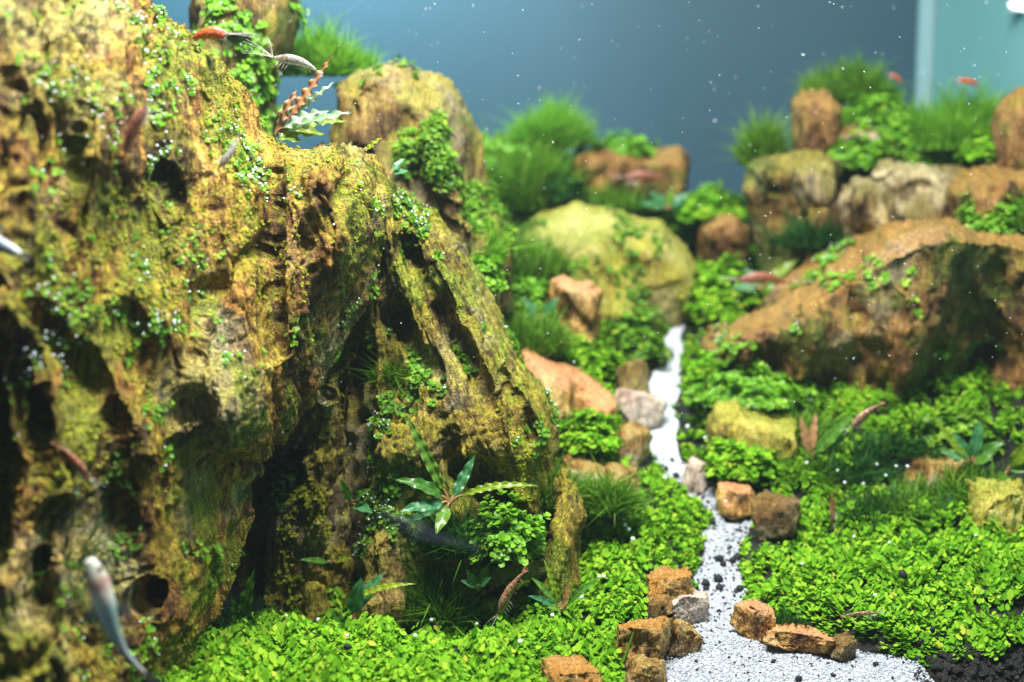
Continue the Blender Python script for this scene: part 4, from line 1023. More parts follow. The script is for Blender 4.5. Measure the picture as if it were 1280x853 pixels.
def plant(base_px, Y, leaves, label, seed, name='wavy_leaf_plant', cat='plant', stemmat='stem'):
    """leaves: (tip px, tip py, width px, material, curve, wave, depth shift of the tip)"""
    b = at(*base_px, Y); root = thing(name, b, label, cat)
    for k, lf in enumerate(leaves):
        tx, ty, wp, mt, curve, wave, dy = lf[:7]
        p0 = np.zeros(3)
        if len(lf) > 7: p0 = at(lf[7], lf[8], Y) - b          # leaf springs from a stem end
        tip = at(tx, ty, Y + dy) - b
        st = 0.16
        d = tip - p0; chord = np.linalg.norm(d)
        L = chord * (1 + 0.12 * abs(curve))
        s0 = p0 + d * st * (0 if len(lf) > 7 else 1) + np.array([0, 0, 0.12 * curve * chord * 0.5])
        d2 = tip - s0; ch2 = np.linalg.norm(d2); L2 = ch2 / max(0.35, (math.sin(curve / 2) / (curve / 2) if abs(curve) > 1e-3 else 1))
        W = wp / ppd(Y) * 0.8
        P, F, rn = leaf_mesh(L2, W, curve, wave * 1.15 * W, max(2, L2 / W * 1.0), seed * 10 + k)
        # chord of local leaf lies at angle -curve/2: rotate so that the chord matches d2
        e = P.reshape(72, 9, 3)[-1, 4]; le = e / np.linalg.norm(e)
        x = d2 / ch2
        up = np.array([0, -0.75, 0.65]) if abs(x[2]) < 0.8 else np.array([-0.2 * np.sign(x[0]), -1.0, 0.1])
        y = np.cross(up, x); y /= np.linalg.norm(y); z = np.cross(x, y)
        c, s_ = le[0], le[2]
        Rl = np.array([[c, 0, s_], [0, 1, 0], [-s_, 0, c]])
        Rw = np.stack([x, y, z], -1)
        P = (P @ Rl.T) @ Rw.T + s0
        lo = link('leaf', mesh_np('leaf', P, F, M[mt], attrs={'tone': rn}), root)
        t = np.linspace(0, 1, 6)[:, None]
        mid = 0.5 * s0 + np.array([0, 0, 0.02])
        pts = (1 - t) ** 2 * np.zeros(3) + 2 * t * (1 - t) * mid + t ** 2 * s0
        if np.linalg.norm(s0) > 0.01:
            V, F = tube(pts, np.linspace(0.011, 0.006, 6))
            link('stalk', mesh_np('stalk', V, F, M[stemmat]), lo)
    return root
plant((345, 168), 7.3, [(416, 68, 17, 'leaf_brown', -0.15, 0.22, -0.05), (372, 112, 17, 'leaf_brown', 0.7, 0.25, -0.05), (412, 139, 20, 'leaf_silver', 0.6, 0.25, -0.12), (418, 103, 15, 'leaf_silver', 0.35, 0.25, 0.05), (441, 140, 24, 'leaf_silver', 0.25, 0.18, -0.1), (436, 152, 14, 'leaf_lime', 0.5, 0.15, 0.05), (405, 168, 26, 'leaf_lime', 0.4, 0.1, 0.1), (378, 178, 18, 'leaf_lime', 0.3, 0.1, -0.05)], 'pink and silver wavy leaved plant on the crest beside the clear shrimp', 1)
plant((562, 630), 7.12, [(507, 518, 20, 'leaf_green', 0.25, 0.12, -0.05), (528, 558, 17, 'leaf_lime', -0.2, 0.12, 0.0), (494, 600, 24, 'leaf_green', 1.1, 0.1, -0.1), (594, 568, 20, 'leaf_teal', -0.2, 0.12, 0.05), (674, 608, 15, 'leaf_lime', 1.1, 0.15, -0.05), (500, 640, 26, 'leaf_teal', 0.5, 0.1, -0.15), (545, 668, 24, 'leaf_green', 0.4, 0.1, -0.15), (507, 655, 20, 'leaf_teal', 0.5, 0.1, 0.1)], 'large plant with long wavy leaves and a lime arching leaf in front of the cleft', 2)
plant((500, 620), 7.35, [(504, 556, 26, 'leaf_green', 0.2, 0.03, -0.05), (470, 588, 22, 'leaf_green', 0.4, 0.05, 0.0)], 'oval leaf pair standing in the dark cleft', 3, 'oval_leaf_plant')
plant((440, 795), 7.05, [(452, 722, 30, 'leaf_teal', 0.3, 0.05, -0.05, 442, 768), (480, 716, 26, 'leaf_teal', 0.5, 0.06, 0.0, 446, 762), (520, 730, 13, 'leaf_lime', 1.0, 0.1, -0.1, 446, 752), (412, 760, 18, 'leaf_green', 0.6, 0.08, -0.05), (463, 795, 22, 'leaf_green', 0.5, 0.05, -0.1), (418, 778, 16, 'leaf_green', 0.5, 0.05, -0.1)], 'blue green plant with one long lime leaf by the stump rock', 4)
plant((597, 735), 7.1, [(612, 704, 16, 'leaf_green', 0.3, 0.03, 0), (583, 712, 15, 'leaf_teal', 0.3, 0.03, -0.05), (614, 722, 14, 'leaf_teal', 0.3, 0.03, -0.05), (590, 722, 12, 'leaf_teal', 0.3, 0.03, 0.05), (576, 726, 14, 'leaf_teal', 0.4, 0.03, -0.05), (599, 702, 12, 'leaf_green', 0.2, 0.03, 0.05)], 'small rosette of pointed oval leaves on dark moss', 5, 'rosette_plant', stemmat='stem_green')
plant((703, 764), 7.0, [(664, 722, 15, 'leaf_green', 0.6, 0.06, -0.05), (680, 700, 12, 'leaf_lime', 0.4, 0.08, 0.0), (748, 724, 14, 'leaf_green', 0.8, 0.06, -0.05), (660, 745, 15, 'leaf_teal', 0.6, 0.06, -0.1), (690, 735, 13, 'leaf_teal', 0.3, 0.05, 0.05), (684, 760, 15, 'leaf_green', 0.5, 0.05, -0.1), (712, 728, 10, 'leaf_brown', 0.2, 0.05, 0.0)], 'slender leaved plant at the carpet edge below the post rock', 6)
plant((440, 632), 7.3, [(425, 598, 17, 'leaf_green', 0.5, 0.06, -0.1), (463, 612, 18, 'leaf_green', 0.8, 0.06, -0.1), (466, 642, 20, 'leaf_teal', 0.6, 0.06, -0.15)], 'drooping leaf cluster beside the pale column', 7)
plant((415, 705), 7.3, [(375, 700, 12, 'leaf_green', 0.4, 0.05, -0.1), (440, 698, 12, 'leaf_lime', 0.6, 0.1, -0.1)], 'thin leaved sprout at the foot of the column', 8)
plant((300, 790), 7.0, [(318, 712, 24, 'leaf_green', 0.3, 0.08, -0.05), (290, 745, 16, 'leaf_green', 0.4, 0.08, -0.05), (335, 760, 15, 'leaf_green', 0.5, 0.06, -0.1)], 'dim green leaves beside the dark cave mouth', 9)
plant((498, 300), 7.45, [(508, 342, 9, 'leaf_green', 0.3, 0.1, 0.02), (516, 372, 9, 'leaf_green', 0.2, 0.1, 0.05), (500, 338, 8, 'leaf_green', 0.2, 0.1, 0.0)], 'small leaves hanging off the right edge of the head', 10)
plant((455, 190), 7.35, [(478, 172, 10, 'leaf_lime', 0.3, 0.15, -0.05), (468, 182, 8, 'leaf_lime', 0.3, 0.15, -0.05)], 'tiny lime fronds on top of the overhanging head', 11)
# right and far plants
plant((1012, 575), 8.35, [(1065, 520, 22, 'leaf_green', 0.3, 0.04, -0.05), (1000, 520, 16, 'leaf_brown', 0.3, 0.04, 0), (1060, 545, 18, 'leaf_green', 0.4, 0.04, 0), (1000, 565, 20, 'leaf_green', 0.4, 0.04, -0.1), (1020, 515, 14, 'leaf_brown', 0.2, 0.04, 0.1)], 'dark broad leaved plant right of the lime rock', 12)
plant((1215, 580), 8.2, [(1168, 524, 14, 'leaf_lime', -0.2, 0.05, 0), (1225, 525, 22, 'leaf_teal', 0.5, 0.05, 0), (1255, 552, 24, 'leaf_green', 0.6, 0.05, -0.05), (1190, 540, 18, 'leaf_teal', 0.4, 0.05, 0.05), (1240, 575, 20, 'leaf_green', 0.5, 0.05, -0.1), (1205, 560, 18, 'leaf_green', 0.3, 0.05, -0.1), (1175, 565, 16, 'leaf_teal', 0.5, 0.05, 0)], 'many leaved plant above the beige stone under the overhang', 13)
plant((1258, 592), 8.1, [(1290, 545, 24, 'leaf_lime', 0.5, 0.05, -0.05), (1250, 606, 22, 'leaf_green', 0.5, 0.05, -0.1), (1300, 580, 20, 'leaf_green', 0.5, 0.05, 0)], 'broad lime leaf above the golden block', 14)
plant((1180, 665), 7.9, [(1214, 662, 12, 'leaf_teal', 0.9, 0.05, -0.1), (1188, 612, 10, 'leaf_teal', 0.3, 0.05, 0), (1170, 600, 8, 'leaf_green', 0.5, 0.05, 0)], 'thin teal leaves before the maroon stone', 15)
plant((950, 362), 9.7, [(1000, 322, 20, 'leaf_lime', 0.3, 0.05, 0), (915, 360, 20, 'leaf_teal', 0.4, 0.05, -0.05), (930, 335, 18, 'leaf_teal', 0.4, 0.05, 0.05), (990, 362, 16, 'leaf_green', 0.4, 0.05, -0.05)], 'blurred pale leaved plant at the foot of the grooved post rock', 16)
plant((675, 400), 9.1, [(700, 372, 18, 'leaf_teal', 0.6, 0.06, -0.05), (652, 372, 18, 'leaf_teal', 0.5, 0.06, 0), (655, 395, 18, 'leaf_teal', 0.5, 0.06, -0.1), (690, 392, 16, 'leaf_green', 0.5, 0.06, -0.1)], 'blurred teal leaved plant left of the pink topped rock', 17)
plant((835, 262), 10.7, [(812, 240, 20, 'leaf_teal', 0.4, 0.05, 0), (860, 242, 20, 'leaf_teal', 0.4, 0.05, 0), (840, 234, 16, 'leaf_green', 0.2, 0.05, 0), (800, 255, 18, 'leaf_teal', 0.4, 0.05, -0.1)], 'pale teal plant behind the yellow boulder', 18)
lamp_reflection()
# loose grass blades rising between the front stones
def strand(pts, Y, label, w=0.012, mat='moss_mid'):
    P = np.array([at(px, py, Y) for px, py in pts]); b = P[0].copy()
    t = np.linspace(0, len(P) - 1, 14); Q = np.stack([np.interp(t, np.arange(len(P)), P[:, k]) for k in range(3)], -1)
    V, F = tube(Q - b, np.linspace(w, w * 0.3, 14), 5)
    link('grass_strand', mesh_np('grass_strand', V, F, M[mat], attrs={'tone': np.full(len(V), 0.6)}), None, b, label, 'grass blade')
strand([(772, 845), (784, 815), (792, 790)], 6.55, 'single grass blade in front of the large orange block')
strand([(700, 856), (740, 848), (775, 856)], 6.35, 'curved grass blade lying before the humped stone')
strand([(240, 850), (275, 836), (300, 826)], 6.35, 'yellowish grass blade lying at the foot of the cliff', 0.012, 'moss_yellow')

# ------------------------------------------------------------------ sand grains, crumbs, soil granules, bubbles
r = np.random.default_rng(21)
n = 28000
y = 5.9 + 2.6 * r.random(n) ** 1.2
Lp = np.interp(y, _pY, _pL); Rp = np.interp(y, _pY, _pR)
x = Lp - 0.02 + (Rp - Lp + 0.04) * r.random(n)
P = np.stack([x, y, sand_z(x, y) + 0.002], -1)
G = ICO[1][0] * np.array([1, 0.85, 0.75]); G = G * (1 + 0.25 * np.random.default_rng(3).normal(size=(len(G), 1)))
oc = np.array([[1, 0, 0], [-1, 0, 0], [0, 1, 0], [0, -1, 0], [0, 0, 1], [0, 0, -1]], float) * np.array([1, 0.8, 0.7])
ocF = np.array([[0, 2, 4], [2, 1, 4], [1, 3, 4], [3, 0, 4], [2, 0, 5], [1, 2, 5], [3, 1, 5], [0, 3, 5]])
V, F = stamp(oc, ocF, rand_rot(n, 1.2, r), r.uniform(0.005, 0.0125, n), P)
link('sand_grains', mesh_np('sand_grains', V, F, M['grain'], smooth=False, attrs={'tone': np.repeat(np.clip(r.normal(0.5, 0.25, n), 0, 1), len(oc))}), label='loose white quartz grains on the sand path', cat='sand', kind='stuff')
n = 420
y = 6.05 + 2.6 * r.random(n) ** 1.3
Lp = np.interp(y, _pY, _pL); Rp = np.interp(y, _pY, _pR); x = Lp + (Rp - Lp) * r.random(n)
P = np.stack([x, y, sand_z(x, y) + 0.006], -1)
V, F = stamp(G, ICO[1][1], rand_rot(n, 1.2, r), r.uniform(0.004, 0.012, n) * np.where(r.random(n) < 0.12, 1.6, 1), P)
link('soil_crumbs', mesh_np('soil_crumbs', V, F, M['granule']), label='black soil crumbs sprinkled over the white sand', cat='crumbs', kind='stuff')
n = 420
y = 6.05 + 2.3 * r.random(n); sd_ = r.random(n) < 0.5
x = np.where(sd_, np.interp(y, _pY, _pL) + np.abs(r.normal(0, 0.05, n)) - 0.02, np.interp(y, _pY, _pR) - np.abs(r.normal(0, 0.05, n)) + 0.02)
P = np.stack([x, y, sand_z(x, y) + 0.008], -1)
V, F = stamp(G, ICO[1][1], rand_rot(n, 1.2, r), r.uniform(0.004, 0.013, n), P)
link('soil_crumbs', mesh_np('soil_crumbs', V, F, M['granule']), label='black soil crumbs gathered along both edges of the sand', cat='crumbs', kind='stuff')
# bank of soil granules at the near right corner
n = 2600
x = r.uniform(1.7, 3.2, n); y = r.uniform(5.9, 6.75, n)
ok = (y < 6.72 + 0.05 * (x - 2.2)) & (path_dist(x, y) > 0.06); x, y = x[ok], y[ok]; n = len(x)
P = np.stack([x, y, ground(x, y) + 0.012], -1)
V, F = stamp(G, ICO[1][1], rand_rot(n, 1.2, r), r.uniform(0.012, 0.03, n), P)
link('soil_bank', mesh_np('soil_bank', V, F, M['soil']), label='black granular soil bank at the near right corner', cat='soil', kind='stuff')
gm = mesh_np('soil_granule', ICO[2][0] * (1 + 0.35 * fbm(ICO[2][0] * 1.6 + 3, 2))[:, None], ICO[2][1], M['granule'])
def scatter_things(name, me, spots, sizes, lift, label, cat, group, on_sand=True):
    for (px, py), s in zip(spots, sizes):
        b = on_ground(px, py)
        if on_sand: b[2] = sand_z(np.array([b[0]]), np.array([b[1]]))[0]
        o = link(name, me, None, b + np.array([0, 0, lift * s]), label, cat, group)
        o.scale = (s, s, s * 0.92); o.rotation_euler = (random.uniform(0, 6), random.uniform(0, 6), random.uniform(0, 6))
GS = [(900, 700), (904, 706), (896, 698), (921, 699), (916, 702), (931, 701), (898, 730), (882, 733), (882, 738), (925, 738), (899, 739), (945, 676), (948, 674), (1095, 834), (998, 850), (1147, 829), (890, 658), (874, 618), (845, 597), (832, 590), (846, 607), (856, 655), (936, 695), (840, 575)]
for sel, lab, grp in ((lambda p: p[1] < 680, 'black soil granule in the narrow bend of the path by the upright pale stone', 'soil granules in the path bend'),
                      (lambda p: 680 <= p[1] < 780, 'black soil granule on the sand neck beside the rust brown block', 'soil granules on the sand neck'),
                      (lambda p: p[1] >= 780, 'black soil granule on the wide open front of the white sand', 'soil granules on the front sand')):
    SS = [p for p in GS if sel(p)]
    scatter_things('soil_granule', gm, SS, [random.uniform(0.014, 0.03) for _ in SS], 0.6, lab, 'granule', grp)
GC = [(437, 833), (571, 842), (1124, 742), (1256, 792), (1160, 812), (1145, 826), (395, 830)]
for i, (px, py) in enumerate(GC):
    b = on_ground(px, py); o = link('soil_granule', gm, None, b + np.array([0, -0.06, 0.12]), 'black soil granule caught on the carpet below the cliff' if px < 700 else 'black soil granule caught on the carpet of the right bank', 'granule', 'soil granules on the left carpet' if px < 700 else 'soil granules on the right carpet')
    s = random.uniform(0.016, 0.028); o.scale = (s, s * 0.8, s * 0.7); o.rotation_euler = (i, i * 2, i * 3)
bm_ = mesh_np('air_bubble', ICO[3][0], ICO[3][1], M['bubble'])
BS = [(481, 736), (540, 790), (455, 764), (532, 767), (600, 690), (596, 795), (520, 812), (400, 790), (360, 785), (748, 736), (754, 736), (726, 762), (765, 655), (780, 670), (785, 676), (790, 688), (830, 610), (755, 640), (880, 560), (930, 560), (1006, 592), (1093, 594), (1044, 602), (1104, 608), (1076, 618), (1053, 617), (1064, 685), (1108, 693), (1150, 595), (1117, 596), (1131, 596), (1215, 684), (650, 820), (690, 785), (436, 812), (570, 830), (1000, 720), (1090, 760), (905, 640), (858, 545)]
BSF = [b for b in BS]
for i, (px, py) in enumerate(BSF):
    b = on_ground(px, py + 14)
    lab, grp = (('round air bubble on the carpet below the cave and stump rock', 'air bubbles on the carpet below the cliff') if px < 660 else
                ('round air bubble on the carpet between the post rock and the path', 'air bubbles on the left bank of the path') if px < 840 else
                ('round air bubble on the leaves around the lime yellow rock', 'air bubbles around the lime rock') if py < 600 and px < 1010 else
                ('round air bubble hanging in the dark feathery moss of the right bank', 'air bubbles in the dark moss') if py < 640 else
                ('round air bubble on the open carpet of the right bank', 'air bubbles on the right carpet'))
    o = link('air_bubble', bm_, None, b + np.array([0, -0.04, 0.14]), lab, 'bubble', grp)
    s = random.uniform(0.007, 0.013); o.scale = (s, s, s)
# bright specks drifting in the water
n = 480
yy = r.uniform(5.8, 9.5, n); qx = r.uniform(250, 1280, n); qy = r.uniform(0, 560, n) ** 1.0
P = np.array([at(a, b, c) for a, b, c in zip(qx, qy, yy)])
okk = np.ones(n, bool)
V, F = stamp(oc, ocF, rand_rot(n, 1.0, r), np.stack([r.uniform(0.002, 0.010, n) * r.uniform(0.4, 1.2, n), np.full(n, 0.0027), np.full(n, 0.0027)], 1), P)
link('water_specks', mesh_np('water_specks', V, F, M['speck']), label='tiny bright specks drifting in the open water', cat='specks', kind='stuff')

# ------------------------------------------------------------------ shrimps and fish
def animal_frame(hp, tp, up=(0, -0.25, 1)):
    x = hp - tp; L = np.linalg.norm(x); x = x / L
    up = np.array(up, float); y = np.cross(up, x); y /= np.linalg.norm(y); z = np.cross(x, y)
    return L, np.stack([x, y, z], -1)
def body_mat(name, stops, trans=0.2, rough=0.35, speck=0.0, alpha=1.0):
    k = NT(name); tc = k.add('ShaderNodeAttribute', attribute_name='tone')
    v = k.coords()
    n = k.noise(v, 40, 3, 0.6)
    f = k.math('ADD', tc.outputs['Fac'], k.math('MULTIPLY', k.math('SUBTRACT', n, 0.5), 0.25))
    c = k.ramp(f, stops)
    if speck: c = k.mix(1.0, c, k.ramp(k.noise(v, 90, 2, 0.6), [(0.4, 1 - speck), (0.6, 1 + speck * 0.6)]), 'MULTIPLY')
    k.l(c, k.p.inputs['Base Color']); k.p.inputs['Roughness'].default_value = rough
    k.p.inputs['Subsurface Weight'].default_value = trans; k.p.inputs['Subsurface Scale'].default_value = 0.02
    k.p.inputs['Alpha'].default_value = alpha
    return k.m
M['shrimp_red'] = body_mat('shrimp_red', [(0.0, (0.42, 0.05, 0.02)), (0.5, (0.55, 0.12, 0.03)), (0.8, (0.5, 0.10, 0.05)), (1.0, (0.6, 0.30, 0.28))], 0.3, 0.3, 0.5)
M['shrimp_clear'] = body_mat('shrimp_clear', [(0.0, (0.42, 0.42, 0.40)), (0.6, (0.36, 0.34, 0.31)), (0.75, (0.25, 0.2, 0.17)), (1.0, (0.5, 0.47, 0.43))], 0.3, 0.25, 0.4, 0.72)
M['shrimp_brown'] = body_mat('shrimp_brown', [(0.0, (0.22, 0.10, 0.05)), (0.5, (0.30, 0.16, 0.09)), (1.0, (0.34, 0.2, 0.14))], 0.2, 0.35, 0.6)
M['shrimp_dull'] = body_mat('shrimp_dull', [(0.0, (0.22, 0.07, 0.04)), (0.5, (0.30, 0.10, 0.06)), (1.0, (0.32, 0.14, 0.10))], 0.2, 0.4, 0.4, 0.85)
M['feeler'] = plain('shrimp_feeler', (0.62, 0.6, 0.58), 0.4)
M['eye'] = plain('animal_eye', (0.008, 0.006, 0.006), 0.15, 0.6)
SH_T = np.array([0.0, 0.05, 0.10, 0.18, 0.28, 0.38, 0.46, 0.52, 0.60, 0.68, 0.76, 0.84, 0.90, 0.95])
SH_R = np.array([0.004, 0.022, 0.045, 0.078, 0.098, 0.100, 0.090, 0.088, 0.080, 0.070, 0.058, 0.044, 0.034, 0.022])
def shrimp(head, tail, Y, label, mat, dyh=0.0, arch=0.10, feelers=((1.0, 0.45), (1.0, 0.15)), legs=True, seed=0, thick=1.0, up=(0, -0.25, 1)):
    r = np.random.default_rng(seed)
    hp = at(*head, Y + dyh); tp = at(*tail, Y); L, R = animal_frame(hp, tp, up)
    root = thing('shrimp', tp, label, 'shrimp', 'shrimps in the tank')
    def place(P): return (np.asarray(P) * L) @ R.T
    n, m = 60, 14
    u = np.linspace(0, 1, n); t = u * 0.95
    rad = np.interp(t, SH_T, SH_R) * thick
    seg = np.where(t > 0.44, 0.06 * np.abs(np.sin((t - 0.44) / 0.51 * np.pi * 6)) ** 0.5, 0.03)
    rad = rad * (1 + seg)
    xs = 1 - t; zs = arch * np.sin(np.pi * np.clip(t, 0, 1) ** 1.2) * 1.0
    a = np.arange(m) / m * 2 * np.pi
    V = np.stack([np.repeat(xs[:, None], m, 1), 0.72 * rad[:, None] * np.cos(a)[None], zs[:, None] + rad[:, None] * np.sin(a)[None] * np.where(np.sin(a) < 0, 1.12, 1.0)[None]], -1).reshape(-1, 3)
    V = np.concatenate([V, [[1.004, 0, zs[0]], [0.045, 0, zs[-1]]]])
    ii, jj = np.meshgrid(np.arange(n - 1), np.arange(m), indexing='ij'); j2 = (jj + 1) % m
    F4 = np.stack([ii * m + jj, (ii + 1) * m + jj, (ii + 1) * m + j2, ii * m + j2], -1).reshape(-1, 4)
    F3 = np.array([[n * m, j, (j + 1) % m] for j in range(m)] + [[n * m + 1, (n - 1) * m + (j + 1) % m, (n - 1) * m + j] for j in range(m)])
    rn = np.concatenate([np.repeat(1 - t, m), [1, 0]])
    link('body', mesh_np('body', place(V), [F4, F3], mat, attrs={'tone': rn}), root)
    # rostrum
    V, F = tube(place([[0.97, 0, zs[2] + 0.03], [1.05, 0, zs[0] + 0.035], [1.13, 0, zs[0] + 0.045]]), np.array([0.012, 0.007, 0.001]) * L, 5)
    link('rostrum', mesh_np('rostrum', V, F, mat, attrs={'tone': np.full(len(V), 0.95)}), root)
    # tail fan
    for s in (-0.55, -0.2, 0.2, 0.55):
        c, sn = math.cos(s), math.sin(s)
        P = np.array([[0.06, 0, zs[-1]], [0.0, 0.016, zs[-1]], [-0.09, 0.012, zs[-1] - 0.02], [-0.11, 0, zs[-1] - 0.025], [-0.09, -0.012, zs[-1] - 0.02], [0.0, -0.016, zs[-1]]])
        Q = P.copy(); Q[:, 0] = 0.05 + (P[:, 0] - 0.05) * c; Q[:, 1] = P[:, 1] + (P[:, 0] - 0.05) * sn
        Q2 = np.concatenate([Q, Q - np.array([0, 0, 0.006])])
        link('tail_fin', mesh_np('tail_fin', place(Q2), [np.array([[0, 1, 2, 3, 4, 5]]), np.array([[11, 10, 9, 8, 7, 6]])], mat, attrs={'tone': np.full(12, 0.1)}), root)
    for s in (-1, 1):
        e = place(ICO[2][0] * 0.016 + np.array([0.945, s * 0.042, zs[3] + 0.005]))
        link('eye', mesh_np('eye', e, ICO[2][1], M['eye']), root)
        for (fx, fz) in feelers:
            tt = np.linspace(0, 1, 10)[:, None]
            p = np.array([0.98, s * 0.015, zs[1]]) + tt * np.array([fx, s * 0.12, fz]) * 0.55 + tt ** 2 * np.array([0.05, s * 0.05, -0.12 * fx])
            V, F = tube(place(p), np.linspace(0.0055, 0.002, 10) * L, 4)
            link('antenna', mesh_np('antenna', V, F, M['feeler']), root)
        if legs:
            for k in range(4):
                x0 = 0.84 - 0.07 * k
                p = np.array([[x0, s * 0.03, zs[12] - 0.06], [x0 + 0.03, s * 0.06, -0.09], [x0 + 0.05 + r.normal(0, 0.02), s * 0.06, -0.17]])
                V, F = tube(place(p), np.array([0.008, 0.006, 0.002]) * L, 4)
                link('leg', mesh_np('leg', V, F, M['feeler']), root)
            for k in range(4):
                x0 = 0.46 - 0.09 * k
                p = np.array([[x0, s * 0.02, zs[30] - 0.09], [x0 - 0.01, s * 0.025, zs[30] - 0.13], [x0 - 0.03, s * 0.025, zs[30] - 0.16]])
                V, F = tube(place(p), np.array([0.012, 0.010, 0.003]) * L, 4)
                link('swimmeret', mesh_np('swimmeret', V, F, mat, attrs={'tone': np.full(len(V), 0.4)}), root)
    return root
shrimp((287, 43), (240, 48), 6.72, 'bright red shrimp perched on the crest of the cliff rock', M['shrimp_red'], feelers=((1.6, -0.15), (1.4, 0.1)), seed=1, thick=1.7)
shrimp((340, 72), (398, 90), 7.0, 'clear grey shrimp swimming toward the bright red shrimp', M['shrimp_clear'], feelers=((1.1, 0.55), (1.0, 0.1), (0.3, 0.7)), seed=2)
shrimp((184, 128), (156, 194), 5.85, 'dull red shrimp climbing the cliff face above the pale rib', M['shrimp_dull'], arch=0.05, seed=3, feelers=((0.6, 0.2),), up=(-1, -0.5, 0))
shrimp((272, 212), (298, 170), 6.35, 'pale grey shrimp head down near the crest crack', M['shrimp_clear'], arch=0.06, seed=4, feelers=((0.5, 0.2),), up=(1, -0.4, 0))
shrimp((112, 598), (70, 555), 5.55, 'brownish pink shrimp on the grey rock rib at the left', M['shrimp_dull'], arch=0.05, seed=5, feelers=((0.6, 0.2),), up=(0.6, -0.4, 0.6))
shrimp((622, 770), (655, 715), 6.92, 'speckled brown shrimp on the yellow stone under the ledge', M['shrimp_brown'], arch=0.07, seed=6, feelers=((0.5, 0.2),), up=(-0.7, -0.5, 0.6))
shrimp((1042, 655), (1040, 618), 7.7, 'slim brown shrimp upright on the right carpet', M['shrimp_dull'], arch=0.04, seed=7, feelers=((0.4, 0.1),), up=(-1, -0.4, 0), thick=0.8)
shrimp((1062, 535), (1102, 505), 8.1, 'brownish shrimp in the shadow under the overhang', M['shrimp_brown'], arch=0.06, seed=8, feelers=((0.4, 0.1),))
shrimp((778, 222), (832, 226), 10.7, 'red shrimp resting before the flat topped rock', M['shrimp_dull'], seed=9, feelers=((0.5, 0.1),))
shrimp((920, 350), (985, 354), 9.45, 'dark red shrimp by the grooved post rock', M['shrimp_dull'], seed=10, feelers=((0.5, 0.1),))
shrimp((1195, 100), (1225, 108), 10.2, 'small red shrimp swimming above the grass meadow', M['shrimp_red'], seed=11, feelers=((0.5, 0.1),))
shrimp((1110, 92), (1128, 104), 10.5, 'tiny red shrimp above the dark green tussock', M['shrimp_red'], seed=12, feelers=((0.5, 0.1),))
shrimp((1098, 766), (1055, 770), 6.75, 'thin greenish shrimp lying on the right carpet', M['shrimp_brown'], arch=0.03, seed=13, feelers=((0.3, 0.1),), thick=0.6)

M['fish'] = body_mat('fish_pale', [(0.0, (0.55, 0.58, 0.55)), (0.22, (0.38, 0.48, 0.50)), (0.42, (0.34, 0.54, 0.54)), (0.58, (0.62, 0.80, 0.76)), (0.68, (0.74, 0.70, 0.60)), (0.78, (0.50, 0.27, 0.25)), (0.88, (0.58, 0.60, 0.50)), (1.0, (0.72, 0.74, 0.66))], 0.5, 0.3, 0.1, 0.8)
M['fish_blue'] = body_mat('fish_blue', [(0.0, (0.55, 0.62, 0.66)), (0.4, (0.15, 0.18, 0.25)), (0.6, (0.5, 0.6, 0.7)), (1.0, (0.4, 0.45, 0.5))], 0.1, 0.3, 0.2)
M['fish_dark'] = body_mat('fish_dark', [(0.0, (0.02, 0.03, 0.06)), (1.0, (0.03, 0.045, 0.09))], 0.0, 0.6, 0.2, 0.28)
M['fin'] = plain('fish_fin', (0.42, 0.48, 0.46), 0.4, 0.3, alpha=0.5)
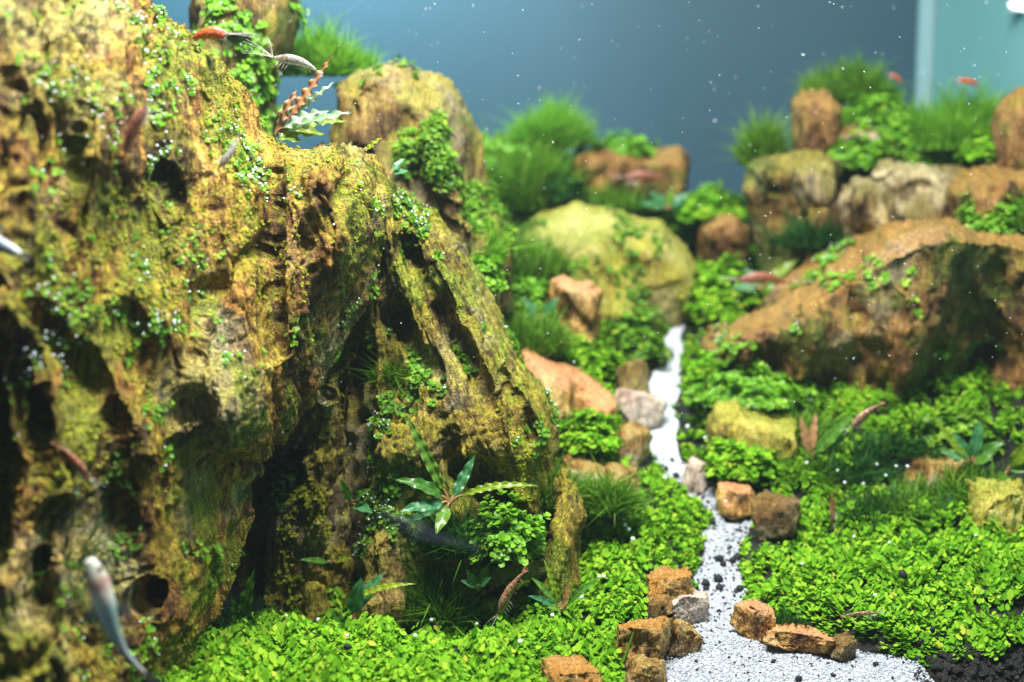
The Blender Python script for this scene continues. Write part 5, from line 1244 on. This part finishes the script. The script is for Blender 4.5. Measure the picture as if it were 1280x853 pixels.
def fish(pts, Y, widths, label, mat, seed=0, flat=0.8):
    P = np.array([at(px, py, Y + dy) for px, py, dy in pts]); b = P[-1].copy()
    n, m = 40, 16
    k = np.linspace(0, len(P) - 1, n)
    from_ = np.arange(len(P))
    C = np.stack([np.interp(k, from_, P[:, j]) for j in range(3)], -1) - b
    for _ in range(6): C[1:-1] = 0.25 * C[:-2] + 0.5 * C[1:-1] + 0.25 * C[2:]
    W = np.interp(k, from_, np.array(widths) / ppd(Y) / 2)
    for _ in range(3): W[1:-1] = 0.25 * W[:-2] + 0.5 * W[1:-1] + 0.25 * W[2:]
    T = np.gradient(C, axis=0); T /= np.linalg.norm(T, axis=1)[:, None]
    A = np.cross(T, np.array([0, 1.0, 0])); A /= np.linalg.norm(A, axis=1)[:, None]; B = np.cross(A, T)
    a = np.arange(m) / m * 2 * np.pi
    V = C[:, None] + W[:, None, None] * (np.cos(a)[None, :, None] * A[:, None] + flat * np.sin(a)[None, :, None] * B[:, None])
    V = V.reshape(-1, 3); V = np.concatenate([V, [C[0] - T[0] * W[0] * 0.4], [C[-1]]])
    ii, jj = np.meshgrid(np.arange(n - 1), np.arange(m), indexing='ij'); j2 = (jj + 1) % m
    F4 = np.stack([ii * m + jj, ii * m + j2, (ii + 1) * m + j2, (ii + 1) * m + jj], -1).reshape(-1, 4)
    F3 = np.array([[n * m, (j + 1) % m, j] for j in range(m)] + [[n * m + 1, (n - 1) * m + j, (n - 1) * m + (j + 1) % m] for j in range(m)])
    rn = np.concatenate([np.repeat(1 - np.linspace(0, 1, n), m), [1, 0]])
    root = thing('fish', b, label, 'fish', 'small fish in the tank')
    link('body', mesh_np('body', V, [F4, F3], mat, attrs={'tone': rn}), root)
    for s in (-1, 1):
        e = ICO[2][0] * W[5] * 0.28 + C[4] + A[4] * s * W[4] * 0.8 - B[4] * W[4] * 0.35 * np.sign(B[4][1])
        link('eye', mesh_np('eye', e, ICO[2][1], M['eye']), root)
        i = 16
        base = C[i] + A[i] * s * W[i] * 0.9
        f = np.array([base, base + A[i] * s * W[i] * 1.1 + T[i] * W[i] * 0.6, base + A[i] * s * W[i] * 0.9 + T[i] * W[i] * 1.7, base + T[i] * W[i] * 1.1])
        f2 = np.concatenate([f, f + B[i] * 0.004])
        link('side_fin', mesh_np('side_fin', f2, np.array([[0, 1, 2, 3], [7, 6, 5, 4]]), M['fin']), root)
    e = C[-1]; tl = np.linalg.norm(C[0]) * 0.16
    f = np.array([C[-3], e + T[-1] * tl + A[-1] * tl * 0.45, e + T[-1] * tl * 0.75, e + T[-1] * tl - A[-1] * tl * 0.45])
    link('tail_fin', mesh_np('tail_fin', np.concatenate([f, f + B[-1] * 0.004]), np.array([[0, 1, 2, 3], [7, 6, 5, 4]]), M['fin']), root)
    return root
fish([(112, 700, 0), (122, 725, 0), (130, 752, 0), (138, 782, 0.02), (155, 815, 0.04), (182, 843, 0.06)], 5.12, [16, 32, 30, 22, 9, 5], 'pale pearly fish with a pink gill swimming upward before the cliff', M['fish'])
fish([(-60, 285, 0), (-35, 293, 0), (-10, 302, 0), (10, 310, 0), (26, 318, 0)], 5.3, [10, 24, 24, 15, 8], 'silvery blue fish tail entering beside the pale rock rib', M['fish_blue'])
fish([(478, 640, 0), (500, 652, 0), (530, 666, 0), (560, 676, 0), (585, 682, 0)], 4.6, [6, 14, 14, 8, 4], 'slim dark blue fish hovering in the shade before the cleft', M['fish_dark'])

# ------------------------------------------------------------------ the water itself: a faint even haze
def haze():
    m = bpy.data.materials.new('water_haze'); m.use_nodes = True; t = m.node_tree
    t.nodes.remove(t.nodes['Principled BSDF'])
    v = t.nodes.new('ShaderNodeVolumePrincipled')
    v.inputs['Color'].default_value = (0.62, 0.86, 0.95, 1); v.inputs['Density'].default_value = HAZE
    v.inputs['Anisotropy'].default_value = 0.2
    t.links.new(v.outputs[0], t.nodes['Material Output'].inputs['Volume'])
    link('haze', box('haze', (-7, -1.5, -2.0), (5.5, 14.5, 6.6), m), label='faint blue haze of the tank water', kind='stuff')
HAZE = 0.002
if HAZE > 0: haze()

plant((488, 218), 7.5, [(506, 198, 13, 'leaf_teal', 0.4, 0.04, 0.05), (510, 214, 12, 'leaf_teal', 0.4, 0.04, 0.05)], 'two small teal leaves behind the top of the overhanging head', 19)
